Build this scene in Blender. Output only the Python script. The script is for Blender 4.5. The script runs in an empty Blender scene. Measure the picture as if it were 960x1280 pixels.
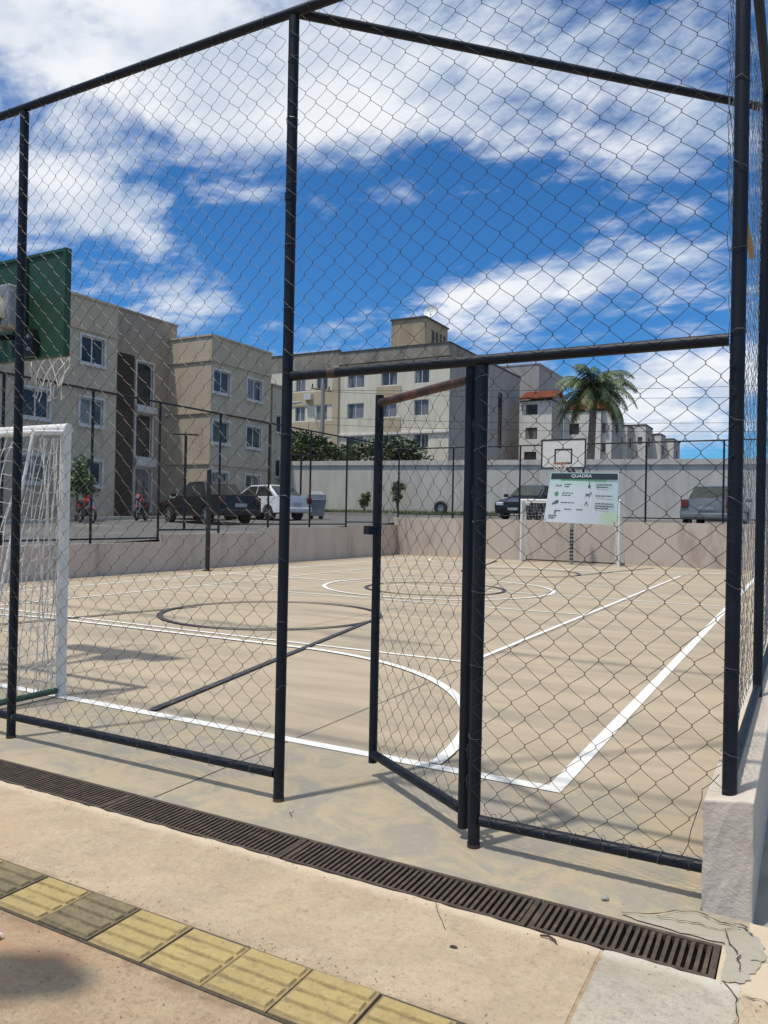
import bpy, bmesh, math, random
from mathutils import Vector, Matrix
random.seed(7)
rad = math.radians
sc = bpy.context.scene
COL = sc.collection

# ------------------------------------------------------------------ camera
YAW, PITCH, ROLL = rad(28.542), rad(0.331), rad(1.115)
fw = Vector((-math.sin(YAW)*math.cos(PITCH), math.cos(YAW)*math.cos(PITCH), math.sin(PITCH)))
rt = Vector((math.cos(YAW), math.sin(YAW), 0))
up = rt.cross(fw)
r2 = rt*math.cos(ROLL) + up*math.sin(ROLL)
u2 = -rt*math.sin(ROLL) + up*math.cos(ROLL)
cam_d = bpy.data.cameras.new('camera')
cam = bpy.data.objects.new('camera', cam_d); COL.objects.link(cam)
M4 = Matrix((r2, u2, -fw)).transposed().to_4x4()
M4.translation = Vector((0, 0, 1.5))
cam.matrix_world = M4
cam_d.sensor_fit = 'VERTICAL'; cam_d.sensor_height = 36
cam_d.lens = 36*971.4/1280
cam_d.clip_start = 0.05; cam_d.clip_end = 3000
sc.camera = cam

# ------------------------------------------------------------------ light, sky, exposure
SUN_EL, SUN_AZ = rad(73.0), rad(209.4)      # azimuth clockwise from +Y
SUN_STRENGTH, SKY_STRENGTH = 2.7, 0.072
sc.view_settings.view_transform = 'Standard'
sc.view_settings.look = 'None'
sc.view_settings.gamma = 1
sc.view_settings.exposure = 0.44
sd = bpy.data.lights.new('sun', 'SUN'); sd.energy = SUN_STRENGTH; sd.angle = rad(1.8); sd.color = (1, .955, .88)
sun = bpy.data.objects.new('sun', sd); COL.objects.link(sun)
sdir = Vector((math.sin(SUN_AZ)*math.cos(SUN_EL), math.cos(SUN_AZ)*math.cos(SUN_EL), math.sin(SUN_EL)))
sun.rotation_euler = sdir.to_track_quat('Z', 'Y').to_euler()
sun.location = (-3, -6, 20)

class NT:
    """tiny node helper"""
    def __init__(s, tree): s.t = tree; s.n = tree.nodes; s.l = tree.links
    def new(s, typ, **kw):
        x = s.n.new(typ)
        for k, v in kw.items(): setattr(x, k, v)
        return x
    def put(s, sock, v):
        if isinstance(v, bpy.types.NodeSocket): s.l.new(v, sock)
        else: sock.default_value = v
    def math(s, op, a, b=0.0, c=None, clamp=False):
        x = s.new('ShaderNodeMath', operation=op, use_clamp=clamp)
        s.put(x.inputs[0], a); s.put(x.inputs[1], b)
        if c is not None: s.put(x.inputs[2], c)
        return x.outputs[0]
    def mix(s, f, a, b, typ='MIX'):
        x = s.new('ShaderNodeMix', data_type='RGBA', blend_type=typ)
        s.put(x.inputs[0], f); s.put(x.inputs[6], a if isinstance(a, bpy.types.NodeSocket) else (*a[:3], 1))
        s.put(x.inputs[7], b if isinstance(b, bpy.types.NodeSocket) else (*b[:3], 1))
        return x.outputs[2]
    def ramp(s, v, lo, hi, a=0.0, b=1.0, smooth=True):
        x = s.new('ShaderNodeMapRange', interpolation_type='SMOOTHSTEP' if smooth else 'LINEAR')
        s.put(x.inputs[0], v); x.inputs[1].default_value = lo; x.inputs[2].default_value = hi
        x.inputs[3].default_value = a; x.inputs[4].default_value = b
        return x.outputs[0]
    def noise(s, vec, scale, detail=4.0, rough=.55, dist=0.0):
        x = s.new('ShaderNodeTexNoise')
        s.put(x.inputs['Vector'], vec); x.inputs['Scale'].default_value = scale
        x.inputs['Detail'].default_value = detail; x.inputs['Roughness'].default_value = rough
        x.inputs['Distortion'].default_value = dist
        return x.outputs[0]
    def scale(s, vec, k):
        x = s.new('ShaderNodeVectorMath', operation='MULTIPLY'); s.put(x.inputs[0], vec); x.inputs[1].default_value = k
        return x.outputs[0]

world = bpy.data.worlds.new('World'); sc.world = world; world.use_nodes = True
w = NT(world.node_tree); w.n.clear()
wo = w.new('ShaderNodeOutputWorld'); bg = w.new('ShaderNodeBackground')
sky = w.new('ShaderNodeTexSky', sky_type='NISHITA', sun_disc=False)
sky.sun_elevation = SUN_EL; sky.sun_rotation = SUN_AZ; sky.altitude = 750; sky.air_density = 1.0
sky.dust_density = 0.4; sky.ozone_density = 2.2
tc = w.new('ShaderNodeTexCoord'); sep = w.new('ShaderNodeSeparateXYZ'); w.l.new(tc.outputs['Generated'], sep.inputs[0])
dx, dy, dz = sep.outputs
az = w.math('MULTIPLY', w.math('ARCTAN2', dx, dy), 57.29578)
el = w.math('MULTIPLY', w.math('ARCSINE', dz), 57.29578)
hz = w.math('ADD', w.math('MAXIMUM', dz, 0.0), 0.16)
cx = w.new('ShaderNodeCombineXYZ')
w.put(cx.inputs[0], w.math('DIVIDE', dx, hz)); w.put(cx.inputs[1], w.math('DIVIDE', dy, hz))
# streaks run roughly along one wind direction
mp = w.new('ShaderNodeMapping'); mp.inputs['Rotation'].default_value = (0, 0, rad(38)); mp.inputs['Scale'].default_value = (1.0, 1.35, 1)
w.l.new(cx.outputs[0], mp.inputs[0])
nA = w.noise(mp.outputs[0], 2.0, 9, .64, .35)
nB = w.noise(mp.outputs[0], 6.2, 8, .60, .4)
nC = w.noise(tc.outputs['Generated'], 9.0, 8, .6, .2)       # puffy detail for the low cumulus
def blob(a, e, ra, re, k, tilt=0.0):
    u = w.math('SUBTRACT', az, a); v = w.math('SUBTRACT', el, e)
    if tilt:
        c, s_ = math.cos(rad(tilt)), math.sin(rad(tilt))
        u_, v_ = u, v
        u = w.math('ADD', w.math('MULTIPLY', u_, c), w.math('MULTIPLY', v_, s_))
        v = w.math('SUBTRACT', w.math('MULTIPLY', v_, c), w.math('MULTIPLY', u_, s_))
    u = w.math('DIVIDE', u, ra); v = w.math('DIVIDE', v, re)
    q = w.math('ADD', w.math('MULTIPLY', u, u), w.math('MULTIPLY', v, v))
    return w.math('MULTIPLY', w.math('POWER', 2.71828, w.math('MULTIPLY', q, -1.0)), k)
BLOBS = [(-47, 31.0, 19, 5.6, .62, 0), (-33, 29.5, 9, 4, .18, 0), (-12, 28, 17, 5, .20, 0), (-54, 21, 6.5, 2.6, .42, 0), (-47.5, 19.6, 5, 1.8, .34, -10),
         (-43.5, 25.2, 4.0, 1.0, -.22, 0), (-38, 26.8, 9, 2.2, .26, 8), (-37, 22.3, 5, 1.3, .20, 0), (-22, 27.5, 10, 2.6, .14, 8), (-10, 23.6, 8, 3.2, .20, 8), (-24.5, 24.3, 5, 1.6, -.16, 6), (-16, 27.3, 6, .8, -.14, -14),
         (-31, 18.3, 13, 4.3, -.36, 0), (-20, 20.4, 8, 2.2, -.22, 8), (-28.5, 22.6, 2.4, 1.1, .26, 0), (-15, 16.6, 14, 2.0, .42, 8), (-24, 14.2, 8, 2.2, .22, 0), (-6, 19.6, 6, 1.0, -.22, 8), (-10, 13.2, 6, 1.3, -.10, 0), (-5, 9.5, 9, 3.0, .30, 0),
         (-43.5, 14.2, 4.0, 2.2, .40, 0), (-36, 10.5, 4, 1.6, .46, 0), (-13, 7, 5, 3.0, .42, 0), (-6.5, 6.6, 4, 1.5, .36, 0), (-3, 7.6, 4, .9, -.34, 10)]
tot = None
for b_ in BLOBS:
    v_ = blob(*b_); tot = v_ if tot is None else w.math('ADD', tot, v_)
# out of view: broken cloud, extra cover added overhead for whiter fill light
lowmix = w.ramp(el, 9, 15)                                   # 0 near the horizon -> puffy noise
nlow = w.math('ADD', w.math('MULTIPLY', nC, .75), w.math('MULTIPLY', nB, .25))
nhigh = w.math('ADD', w.math('MULTIPLY', nA, .58), w.math('MULTIPLY', nB, .42))
nn = w.math('ADD', w.math('MULTIPLY', nhigh, lowmix), w.math('MULTIPLY', nlow, w.math('SUBTRACT', 1.0, lowmix)))
dens = w.math('ADD', w.math('ADD', w.math('ADD', .5, w.math('MULTIPLY', w.math('SUBTRACT', nn, .5), 1.45)), w.math('MULTIPLY', tot, .62)), w.ramp(el, 33, 48, 0, .30))
cover = w.ramp(dens, .48, .80)
thick = w.ramp(dens, .66, .98)
shade = w.noise(mp.outputs[0], 2.6, 5, .55, .1)
ccol = w.mix(w.ramp(w.math('ADD', shade, w.math('MULTIPLY', thick, .10)), .42, .66), (6.0, 6.9, 8.3), (10.2, 10.3, 10.5))
ccol = w.mix(w.math('MULTIPLY', thick, .35), ccol, (7.8, 8.2, 8.8))
skyc = w.mix(1.0, sky.outputs[0], (.33, .84, 1.28), 'MULTIPLY')
col = w.mix(w.math('MULTIPLY', cover, .94), skyc, ccol)
w.l.new(col, bg.inputs[0]); bg.inputs[1].default_value = SKY_STRENGTH
w.l.new(bg.outputs[0], wo.inputs[0])

# ------------------------------------------------------------------ materials
def mat(name, c1, c2=None, scale=6.0, rough=.75, bump=0.0, bscale=None, stretch=(1, 1, 1), c3=None, s3=.7, t3=(.52, .7), metal=0.0, coords='pos', spec=.5, detail=6, coat=0.0, lo=.35, hi=.65):
    m = bpy.data.materials.new(name); m.use_nodes = True
    t = NT(m.node_tree); p = t.n['Principled BSDF']
    if coords == 'pos': v = t.new('ShaderNodeNewGeometry').outputs['Position']
    else: v = t.new('ShaderNodeTexCoord').outputs['Object']
    v = t.scale(v, stretch)
    c2 = c2 or tuple(x*.82 for x in c1)
    c = t.mix(t.ramp(t.noise(v, scale, detail, .6), lo, hi), c1, c2)
    if c3: c = t.mix(t.ramp(t.noise(v, s3, 5, .62, .4), *t3), c, c3)
    t.l.new(c, p.inputs['Base Color'])
    p.inputs['Roughness'].default_value = rough; p.inputs['Metallic'].default_value = metal
    p.inputs['Specular IOR Level'].default_value = spec
    if coat: p.inputs['Coat Weight'].default_value = coat; p.inputs['Coat Roughness'].default_value = .05
    if bump:
        b = t.new('ShaderNodeBump'); b.inputs['Strength'].default_value = min(1, bump); b.inputs['Distance'].default_value = .012
        t.l.new(t.noise(v, bscale or scale*4, 5, .65), b.inputs['Height']); t.l.new(b.outputs[0], p.inputs['Normal'])
    return m

def worn_paint(name, c, under, scale=9, amount=(.62, .8)):
    return mat(name, c, tuple(x*.88 for x in c), 14, .7, .15, 60, c3=under, s3=scale, t3=amount)

CONC = (.40, .335, .235)
def court_material():
    m = bpy.data.materials.new('court_concrete'); m.use_nodes = True
    t = NT(m.node_tree); p = t.n['Principled BSDF']
    v = t.new('ShaderNodeNewGeometry').outputs['Position']
    st = t.scale(v, (.28, 1.5, 1))                             # trowel marks run across the court
    c = t.mix(t.ramp(t.noise(st, 1.8, 7, .62, .3), .34, .72), (.43, .345, .24), (.32, .262, .186))
    c = t.mix(t.math('MULTIPLY', t.ramp(t.noise(st, .8, 6, .66, .5), .49, .68), .6), c, (.235, .205, .155))
    c = t.mix(t.math('MULTIPLY', t.ramp(t.noise(v, 26, 5, .7), .5, .75), .3), c, (.27, .24, .19))
    c = t.mix(t.math('MULTIPLY', t.ramp(t.noise(v, .45, 4, .6), .55, .75), .35), c, (.47, .385, .265))
    # the strip of newer grey concrete by the fence and doorway
    sp = t.new('ShaderNodeSeparateXYZ'); t.l.new(v, sp.inputs[0])
    edge = t.math('ADD', sp.outputs[1], t.math('MULTIPLY', t.noise(v, 1.1, 5, .6), 1.3))
    g = t.ramp(edge, 4.6, 5.6, .75, 0.0)
    grey = t.mix(t.ramp(t.noise(v, 2.4, 9, .70, .9), .42, .58), (.265, .245, .20), (.40, .325, .21))
    grey = t.mix(t.math('MULTIPLY', t.ramp(t.noise(v, 9, 8, .75, .7), .52, .68), .5), grey, (.45, .38, .26))
    c = t.mix(g, c, grey)
    c = t.mix(t.math('MULTIPLY', t.ramp(t.noise(v, 60, 5, .8), .54, .68), .35), c, (.22, .185, .13))
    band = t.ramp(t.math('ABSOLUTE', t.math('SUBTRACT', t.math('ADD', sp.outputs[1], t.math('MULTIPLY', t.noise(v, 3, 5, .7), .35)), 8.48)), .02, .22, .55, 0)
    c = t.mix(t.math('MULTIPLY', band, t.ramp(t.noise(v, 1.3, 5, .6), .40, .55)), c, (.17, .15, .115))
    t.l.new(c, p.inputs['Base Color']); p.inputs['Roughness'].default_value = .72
    b = t.new('ShaderNodeBump'); b.inputs['Strength'].default_value = .5; b.inputs['Distance'].default_value = .006
    t.l.new(t.noise(v, 45, 6, .7), b.inputs['Height']); t.l.new(b.outputs[0], p.inputs['Normal'])
    return m

def render_wall(name, c1, c2, stain, **k):       # painted plaster with streaky stains running down
    return mat(name, c1, c2, 2.2, .85, .3, 40, c3=stain, s3=1.7, t3=(.49, .76), stretch=(1, 1, .22), **k)

M = {}
M['court'] = court_material()
M['white_line'] = worn_paint('white_court_paint', (.78, .77, .72), (.50, .44, .34), 9, (.54, .78))
M['dark_line'] = worn_paint('dark_court_paint', (.045, .045, .05), (.20, .18, .15), 7, (.55, .85))
def rough_ground(name, a, b, light, grit, red=None, bump=.9):
    m = bpy.data.materials.new(name); m.use_nodes = True
    t = NT(m.node_tree); p = t.n['Principled BSDF']
    v = t.new('ShaderNodeNewGeometry').outputs['Position']
    c = t.mix(t.ramp(t.noise(v, 3.0, 9, .68, .5), .34, .66), a, b)
    c = t.mix(t.math('MULTIPLY', t.ramp(t.noise(v, 7, 8, .7, .8), .52, .70), .6), c, light)
    c = t.mix(t.math('MULTIPLY', t.ramp(t.noise(v, 16, 8, .78, .6), .50, .66), .42), c, grit)
    c = t.mix(t.math('MULTIPLY', t.ramp(t.noise(v, 48, 5, .8), .52, .64), .55), c, grit)
    c = t.mix(t.math('MULTIPLY', t.ramp(t.noise(v, 38, 6, .8, .4), .54, .66), .55), c, light)
    c = t.mix(t.math('MULTIPLY', t.ramp(t.noise(v, 130, 3, .7), .58, .66), .6), c, grit)
    sp = t.new('ShaderNodeSeparateXYZ'); t.l.new(v, sp.inputs[0])
    yy = t.math('ADD', sp.outputs[1], t.math('MULTIPLY', t.math('SUBTRACT', t.noise(v, 9, 6, .7), .5), .10))
    c = t.mix(t.ramp(yy, 2.70, 2.765, 0, .75), c, tuple(min(.62, x*1.12) for x in light))
    c = t.mix(t.math('MULTIPLY', t.ramp(t.math('ABSOLUTE', t.math('SUBTRACT', yy, 2.163)), .0, .035, .6, 0), t.ramp(t.noise(v, 6, 5, .7), .4, .6)), c, grit)
    c = t.mix(t.math('MULTIPLY', t.ramp(t.math('ABSOLUTE', t.math('SUBTRACT', yy, 1.88)), .0, .05, .6, 0), t.ramp(t.noise(v, 6, 5, .7), .4, .6)), c, grit)
    if red: c = t.mix(t.math('MULTIPLY', t.ramp(t.noise(v, 1.9, 6, .65, .6), .53, .70), .75), c, red)
    t.l.new(c, p.inputs['Base Color']); p.inputs['Roughness'].default_value = .9
    b1 = t.new('ShaderNodeBump'); b1.inputs['Strength'].default_value = bump; b1.inputs['Distance'].default_value = .012
    t.l.new(t.noise(v, 22, 8, .72, .3), b1.inputs['Height'])
    b2 = t.new('ShaderNodeBump'); b2.inputs['Strength'].default_value = .5; b2.inputs['Distance'].default_value = .004
    t.l.new(t.noise(v, 110, 4, .7), b2.inputs['Height']); t.l.new(b1.outputs[0], b2.inputs['Normal']); t.l.new(b2.outputs[0], p.inputs['Normal'])
    return m
M['sidewalk'] = rough_ground('sidewalk_concrete', (.49, .385, .255), (.40, .31, .205), (.54, .44, .315), (.27, .20, .13), (.47, .33, .205), .7)
M['pale_slab'] = rough_ground('pale_slab_concrete', (.44, .40, .315), (.34, .31, .245), (.50, .465, .375), (.23, .205, .16), (.44, .33, .22), .6)
M['soil'] = rough_ground('reddish_soil_concrete', (.45, .335, .21), (.35, .25, .155), (.50, .40, .27), (.22, .145, .085), (.40, .22, .12), 1.0)
M['side_path'] = mat('side_path', (.30, .29, .25), (.22, .215, .185), 5, .9, .5)
M['asphalt'] = mat('asphalt', (.115, .112, .108), (.085, .083, .08), 2.2, .9, .4, 60, c3=(.15, .145, .135), s3=.4)
M['ground'] = mat('bare_ground', (.23, .17, .11), (.16, .14, .075), .3, .95, .3)
M['grass'] = mat('grass', (.075, .115, .03), (.11, .12, .045), 5, .9)
M['dirt_gap'] = mat('dirty_joint', (.055, .047, .036), (.09, .075, .055), 20, .95)
M['crack'] = mat('crack', (.035, .03, .025), (.06, .05, .04), 30, .95)
M['steel'] = mat('dark_painted_steel', (.005, .008, .014), (.009, .012, .019), 7, .5, .12, 90, c3=(.03, .022, .018), s3=14, t3=(.78, .86), spec=.28)
M['rusty_steel'] = mat('rusty_steel', (.10, .045, .03), (.035, .022, .02), 12, .6, .3, 60, c3=(.17, .06, .03), s3=8)
M['wire'] = mat('dark_wire', (.022, .018, .014), (.04, .032, .024), 40, .45, metal=.2, spec=.35)
M['bright_wire'] = mat('galvanised_wire', (.22, .23, .24), (.11, .11, .11), 30, .42, metal=.6)
M['grate'] = mat('rusty_cast_iron', (.085, .058, .038), (.05, .037, .027), 22, .7, .5, 80, c3=(.12, .08, .055), s3=12)
M['channel'] = mat('drain_mud', (.035, .03, .024), (.055, .045, .035), 12, .95)
M['curb'] = mat('lilac_plaster', (.58, .505, .42), (.53, .46, .38), 6, .85, .5, 40, c3=(.37, .30, .24), s3=3, t3=(.62, .8))
M['wall_paint'] = render_wall('pinkish_wall_paint', (.56, .475, .39), (.51, .43, .35), (.36, .28, .22))
M['left_wall'] = render_wall('shaded_wall_paint', (.55, .465, .385), (.50, .42, .345), (.34, .275, .22))  # same paint as the far wall, with shade mixed into the colour
M['perimeter'] = render_wall('grey_block_wall', (.56, .53, .48), (.50, .47, .42), (.38, .35, .31))
M['beige'] = render_wall('beige_facade', (.51, .425, .315), (.475, .395, .29), (.38, .315, .235))
M['brown'] = render_wall('shaded_brown_facade', (.055, .038, .028), (.045, .032, .025), (.035, .026, .02))  # brown paint, darkened further for the shadow in the recess
M['taupe'] = render_wall('taupe_facade', (.38, .305, .23), (.35, .28, .21), (.29, .23, .175))
M['cream'] = render_wall('cream_facade', (.70, .64, .51), (.65, .59, .465), (.52, .465, .36))
M['tan'] = render_wall('tan_facade', (.50, .41, .27), (.47, .385, .25), (.38, .31, .2))
M['stained'] = mat('weathered_parapet', (.31, .275, .225), (.22, .195, .16), 1.2, .9, .3, c3=(.12, .105, .09), s3=.8, t3=(.5, .7), stretch=(1, 1, .35))
M['tower'] = mat('weathered_tower', (.42, .345, .23), (.33, .26, .17), 1.0, .9, .3, c3=(.16, .12, .085), s3=.9, t3=(.55, .72), stretch=(1, 1, .3))
M['grey_and_shade'] = render_wall('grey_and_shaded_facade', (.36, .34, .32), (.32, .30, .285), (.24, .225, .21))  # grey tower plaster; elsewhere shade painted onto cream and white side walls
M['whiteface'] = render_wall('white_facade', (.72, .69, .64), (.66, .63, .58), (.52, .49, .45))
M['rooftile'] = mat('red_roof_tiles', (.34, .105, .05), (.26, .075, .04), 3, .85, .6, 12, c3=(.16, .07, .05), s3=1.4)
M['roofedge'] = mat('dark_roof_edge', (.05, .048, .046), (.075, .07, .065), 4, .8)
M['frame'] = mat('white_window_frame', (.62, .60, .57), (.55, .53, .5), 6, .5)
M['glass'] = mat('dark_window_glass', (.022, .026, .03), (.045, .05, .055), 1.1, .10, spec=.4)
M['curtain'] = mat('curtained_glass', (.20, .20, .20), (.05, .055, .06), 1.4, .2, stretch=(1, 1, .15), lo=.45, hi=.55)
M['goal_white'] = mat('white_goal_paint', (.75, .74, .70), (.66, .65, .60), 10, .4, c3=(.45, .42, .37), s3=9, t3=(.62, .8))
M['net'] = mat('white_net', (.74, .72, .67), (.6, .58, .54), 20, .8)
M['green_pipe'] = mat('green_pipe', (.02, .07, .045), (.03, .09, .055), 10, .5)
M['board_green'] = mat('green_board_back', (.010, .052, .026), (.013, .062, .032), 5, .6, c3=(.02, .055, .034), s3=2)
M['board_white'] = mat('white_board', (.74, .72, .66), (.68, .66, .6), 6, .5)
M['black'] = mat('black_paint', (.014, .014, .015), (.022, .022, .022), 10, .5)
M['grey_metal'] = mat('grey_metal', (.35, .36, .36), (.28, .29, .29), 8, .45, metal=.3)
M['silver_bolt'] = mat('silver_bolt', (.5, .5, .5), None, 8, .3, metal=.8)
M['orange'] = mat('orange_rim', (.48, .13, .03), (.38, .1, .03), 9, .5)
def tile_mat(name, a, b, grime, amt, bump):
    m = bpy.data.materials.new(name); m.use_nodes = True
    t = NT(m.node_tree); p = t.n['Principled BSDF']
    v = t.new('ShaderNodeNewGeometry').outputs['Position']; rnd = t.new('ShaderNodeObjectInfo').outputs['Random']
    ob = t.new('ShaderNodeTexCoord').outputs['Object']; sx = t.new('ShaderNodeSeparateXYZ'); t.l.new(ob, sx.inputs[0])
    c = t.mix(t.ramp(t.noise(v, 10, 7, .7, .4), .36, .64), a, b)
    c = t.mix(t.math('MULTIPLY', rnd, .5), c, tuple(x*.80 for x in a))
    edge = t.math('MINIMUM', t.math('MINIMUM', sx.outputs[0], t.math('SUBTRACT', .2515, sx.outputs[0])), t.math('MINIMUM', sx.outputs[1], t.math('SUBTRACT', .2515, sx.outputs[1])))
    g = t.math('MULTIPLY', t.ramp(t.math('ADD', edge, t.math('MULTIPLY', t.noise(v, 30, 6, .75), .05)), .018, .042, 1, 0), .75)
    low = t.ramp(sx.outputs[2], .0085, .0135, .7, 0)                     # dirt kept in the grooves
    c = t.mix(t.math('MULTIPLY', low, t.ramp(t.noise(v, 14, 5, .7), .38, .6)), c, grime)
    c = t.mix(g, c, grime)
    c = t.mix(t.math('MULTIPLY', t.ramp(t.noise(v, 34, 7, .8, .5), .50, .64), amt), c, grime)
    c = t.mix(t.math('MULTIPLY', t.ramp(t.noise(v, 120, 3, .7), .58, .68), .5), c, grime)
    t.l.new(c, p.inputs['Base Color']); p.inputs['Roughness'].default_value = .9
    bb = t.new('ShaderNodeBump'); bb.inputs['Strength'].default_value = bump; bb.inputs['Distance'].default_value = .006
    t.l.new(t.noise(v, 60, 6, .75), bb.inputs['Height']); t.l.new(bb.outputs[0], p.inputs['Normal'])
    return m
M['tile_yellow'] = tile_mat('yellow_tile', (.455, .345, .14), (.385, .29, .12), (.21, .16, .09), .5, .8)
M['tile_dirty'] = tile_mat('dirty_tile', (.27, .215, .115), (.17, .138, .078), (.10, .08, .052), .6, 1.0)
M['trunk'] = mat('bark', (.20, .165, .12), (.12, .10, .075), 9, .9, .6, 30)
M['palm_trunk'] = mat('palm_bark', (.25, .225, .19), (.17, .15, .125), 5, .9, .6, 20, stretch=(1, 1, 4))
M['concrete_pole'] = mat('concrete_pole', (.33, .31, .28), (.27, .25, .23), 4, .9)
M['rubber'] = mat('tyre_rubber', (.018, .018, .018), (.03, .029, .027), 10, .8)
M['alloy'] = mat('alloy_rim', (.45, .46, .47), (.35, .36, .37), 8, .35, metal=.7)
M['car_glass'] = mat('car_glass', (.018, .022, .022), (.035, .042, .04), 4, .12, spec=.32)
M['lamp_red'] = mat('red_lens', (.17, .012, .012), (.12, .01, .01), 8, .15)
M['lamp_smoked'] = mat('smoked_red_lens', (.045, .008, .008), None, 8, .3)
M['lamp_clear'] = mat('clear_lens', (.6, .62, .64), (.45, .46, .48), 8, .1)
M['plate'] = mat('number_plate', (.42, .43, .44), None, 8, .5)
M['red_plastic'] = mat('red_plastic', (.42, .015, .025), (.33, .01, .02), 8, .3)
M['chrome'] = mat('chrome', (.6, .6, .6), None, 8, .2, metal=.9)
M['paper'] = mat('paper', (.66, .68, .72), (.08, .12, .42), 16, .7, coords='obj', lo=.48, hi=.54)
M['dead_leaf'] = mat('dry_leaf', (.10, .05, .02), (.06, .03, .015), 30, .8)
M['ochre'] = mat('ochre_wood', (.40, .27, .09), (.30, .2, .07), 20, .8)
M['cable'] = mat('cable', (.03, .03, .03), None, 8, .7)
M['stain'] = mat('damp_stain', (.14, .09, .055), (.11, .07, .045), 9, .9)
def leafmat(name, a, b, c):
    m = mat(name, a, b, 1.6, .55, c3=c, s3=.9, t3=(.5, .62))
    p = m.node_tree.nodes['Principled BSDF']
    p.inputs['Transmission Weight'].default_value = 0
    return m
M['leaf_dark'] = leafmat('dark_leaves', (.028, .05, .016), (.045, .07, .022), (.075, .10, .035))
M['leaf_mid'] = leafmat('mid_leaves', (.05, .085, .022), (.08, .115, .03), (.11, .14, .05))
M['palm_leaf'] = leafmat('palm_leaves', (.045, .09, .03), (.08, .125, .042), (.15, .155, .06))
M['fresh_leaf'] = leafmat('fresh_leaves', (.06, .13, .03), (.09, .17, .04), (.05, .1, .03))

# ------------------------------------------------------------------ mesh helpers
class MB:
    def __init__(s): s.v = []; s.f = []
    def quad(s, a, b, c, d):
        i = len(s.v); s.v += [tuple(a), tuple(b), tuple(c), tuple(d)]; s.f.append((i, i+1, i+2, i+3)); return s
    def poly(s, pts):
        i = len(s.v); s.v += [tuple(p) for p in pts]; s.f.append(tuple(range(i, i+len(pts)))); return s
    def box(s, x0, x1, y0, y1, z0, z1):
        i = len(s.v)
        s.v += [(x0, y0, z0), (x1, y0, z0), (x1, y1, z0), (x0, y1, z0), (x0, y0, z1), (x1, y0, z1), (x1, y1, z1), (x0, y1, z1)]
        s.f += [(i+3, i+2, i+1, i), (i+4, i+5, i+6, i+7), (i, i+1, i+5, i+4), (i+1, i+2, i+6, i+5), (i+2, i+3, i+7, i+6), (i+3, i, i+4, i+7)]
        return s
    def tube(s, pts, r, n=10, caps=True, closed=False):
        pts = [Vector(p) for p in pts]; N = len(pts)
        rr = r if isinstance(r, (list, tuple)) else [r]*N
        base = len(s.v); ref = None
        for k, p in enumerate(pts):
            if closed: t = pts[(k+1) % N]-pts[k-1]
            else: t = pts[min(k+1, N-1)]-pts[max(k-1, 0)]
            t.normalize()
            if ref is None:
                ref = Vector((0, 0, 1)) if abs(t.z) < .9 else Vector((0, 1, 0))
            a = (ref-t*ref.dot(t))
            if a.length < 1e-5: a = t.orthogonal()
            a.normalize(); ref = a; b = t.cross(a)
            for j in range(n):
                q = 2*math.pi*(j+.5)/n
                s.v.append(tuple(p+(a*math.cos(q)+b*math.sin(q))*rr[k]))
        for k in range(N if closed else N-1):
            k2 = (k+1) % N
            for j in range(n):
                s.f.append((base+k*n+j, base+k*n+(j+1) % n, base+k2*n+(j+1) % n, base+k2*n+j))
        if caps and not closed:
            s.f.append(tuple(base+j for j in reversed(range(n)))); s.f.append(tuple(base+(N-1)*n+j for j in range(n)))
        return s
    def disc_solid(s, c, axis, r, th, n=20):
        c = Vector(c); axis = Vector(axis).normalized()
        return s.tube([c-axis*th/2, c+axis*th/2], r, n)
    def move(s, M_):
        s.v = [tuple(M_ @ Vector(p)) for p in s.v]; return s
    def build(s, name, m, parent=None, smooth=False, bevel=0.0):
        me = bpy.data.meshes.new(name); me.from_pydata(s.v, [], s.f); me.validate(); me.update()
        me.materials.append(m)
        if smooth:
            for p in me.polygons: p.use_smooth = True
        o = bpy.data.objects.new(name, me); COL.objects.link(o)
        if bevel:
            b = o.modifiers.new('bevel', 'BEVEL'); b.width = bevel; b.segments = 2; b.limit_method = 'ANGLE'
        if parent: o.parent = parent
        return o

def fix(o):
    bm = bmesh.new(); bm.from_mesh(o.data); bmesh.ops.recalc_face_normals(bm, faces=bm.faces); bm.to_mesh(o.data); bm.free(); return o
def smooth_by_angle(o, a=40):
    o.data.polygons.foreach_set('use_smooth', [True]*len(o.data.polygons))
    o.data.set_sharp_from_angle(angle=rad(a)); return o
def thing(name, label, cat, group=None, loc=(0, 0, 0), rz=0):
    o = bpy.data.objects.new(name, None); COL.objects.link(o); o.empty_display_size = .2
    o.location = loc; o.rotation_euler = (0, 0, rz); return tag(o, label, cat, group)
def tag(o, label, cat, group=None):
    o['label'] = label; o['category'] = cat
    if group: o['group'] = group
    return o
def struct(o): o['kind'] = 'structure'; return o
def copy_tree(o, parent=None):
    c = o.copy(); COL.objects.link(c)
    if parent: c.parent = parent
    for ch in list(o.children): copy_tree(ch, c)
    return c

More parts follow.
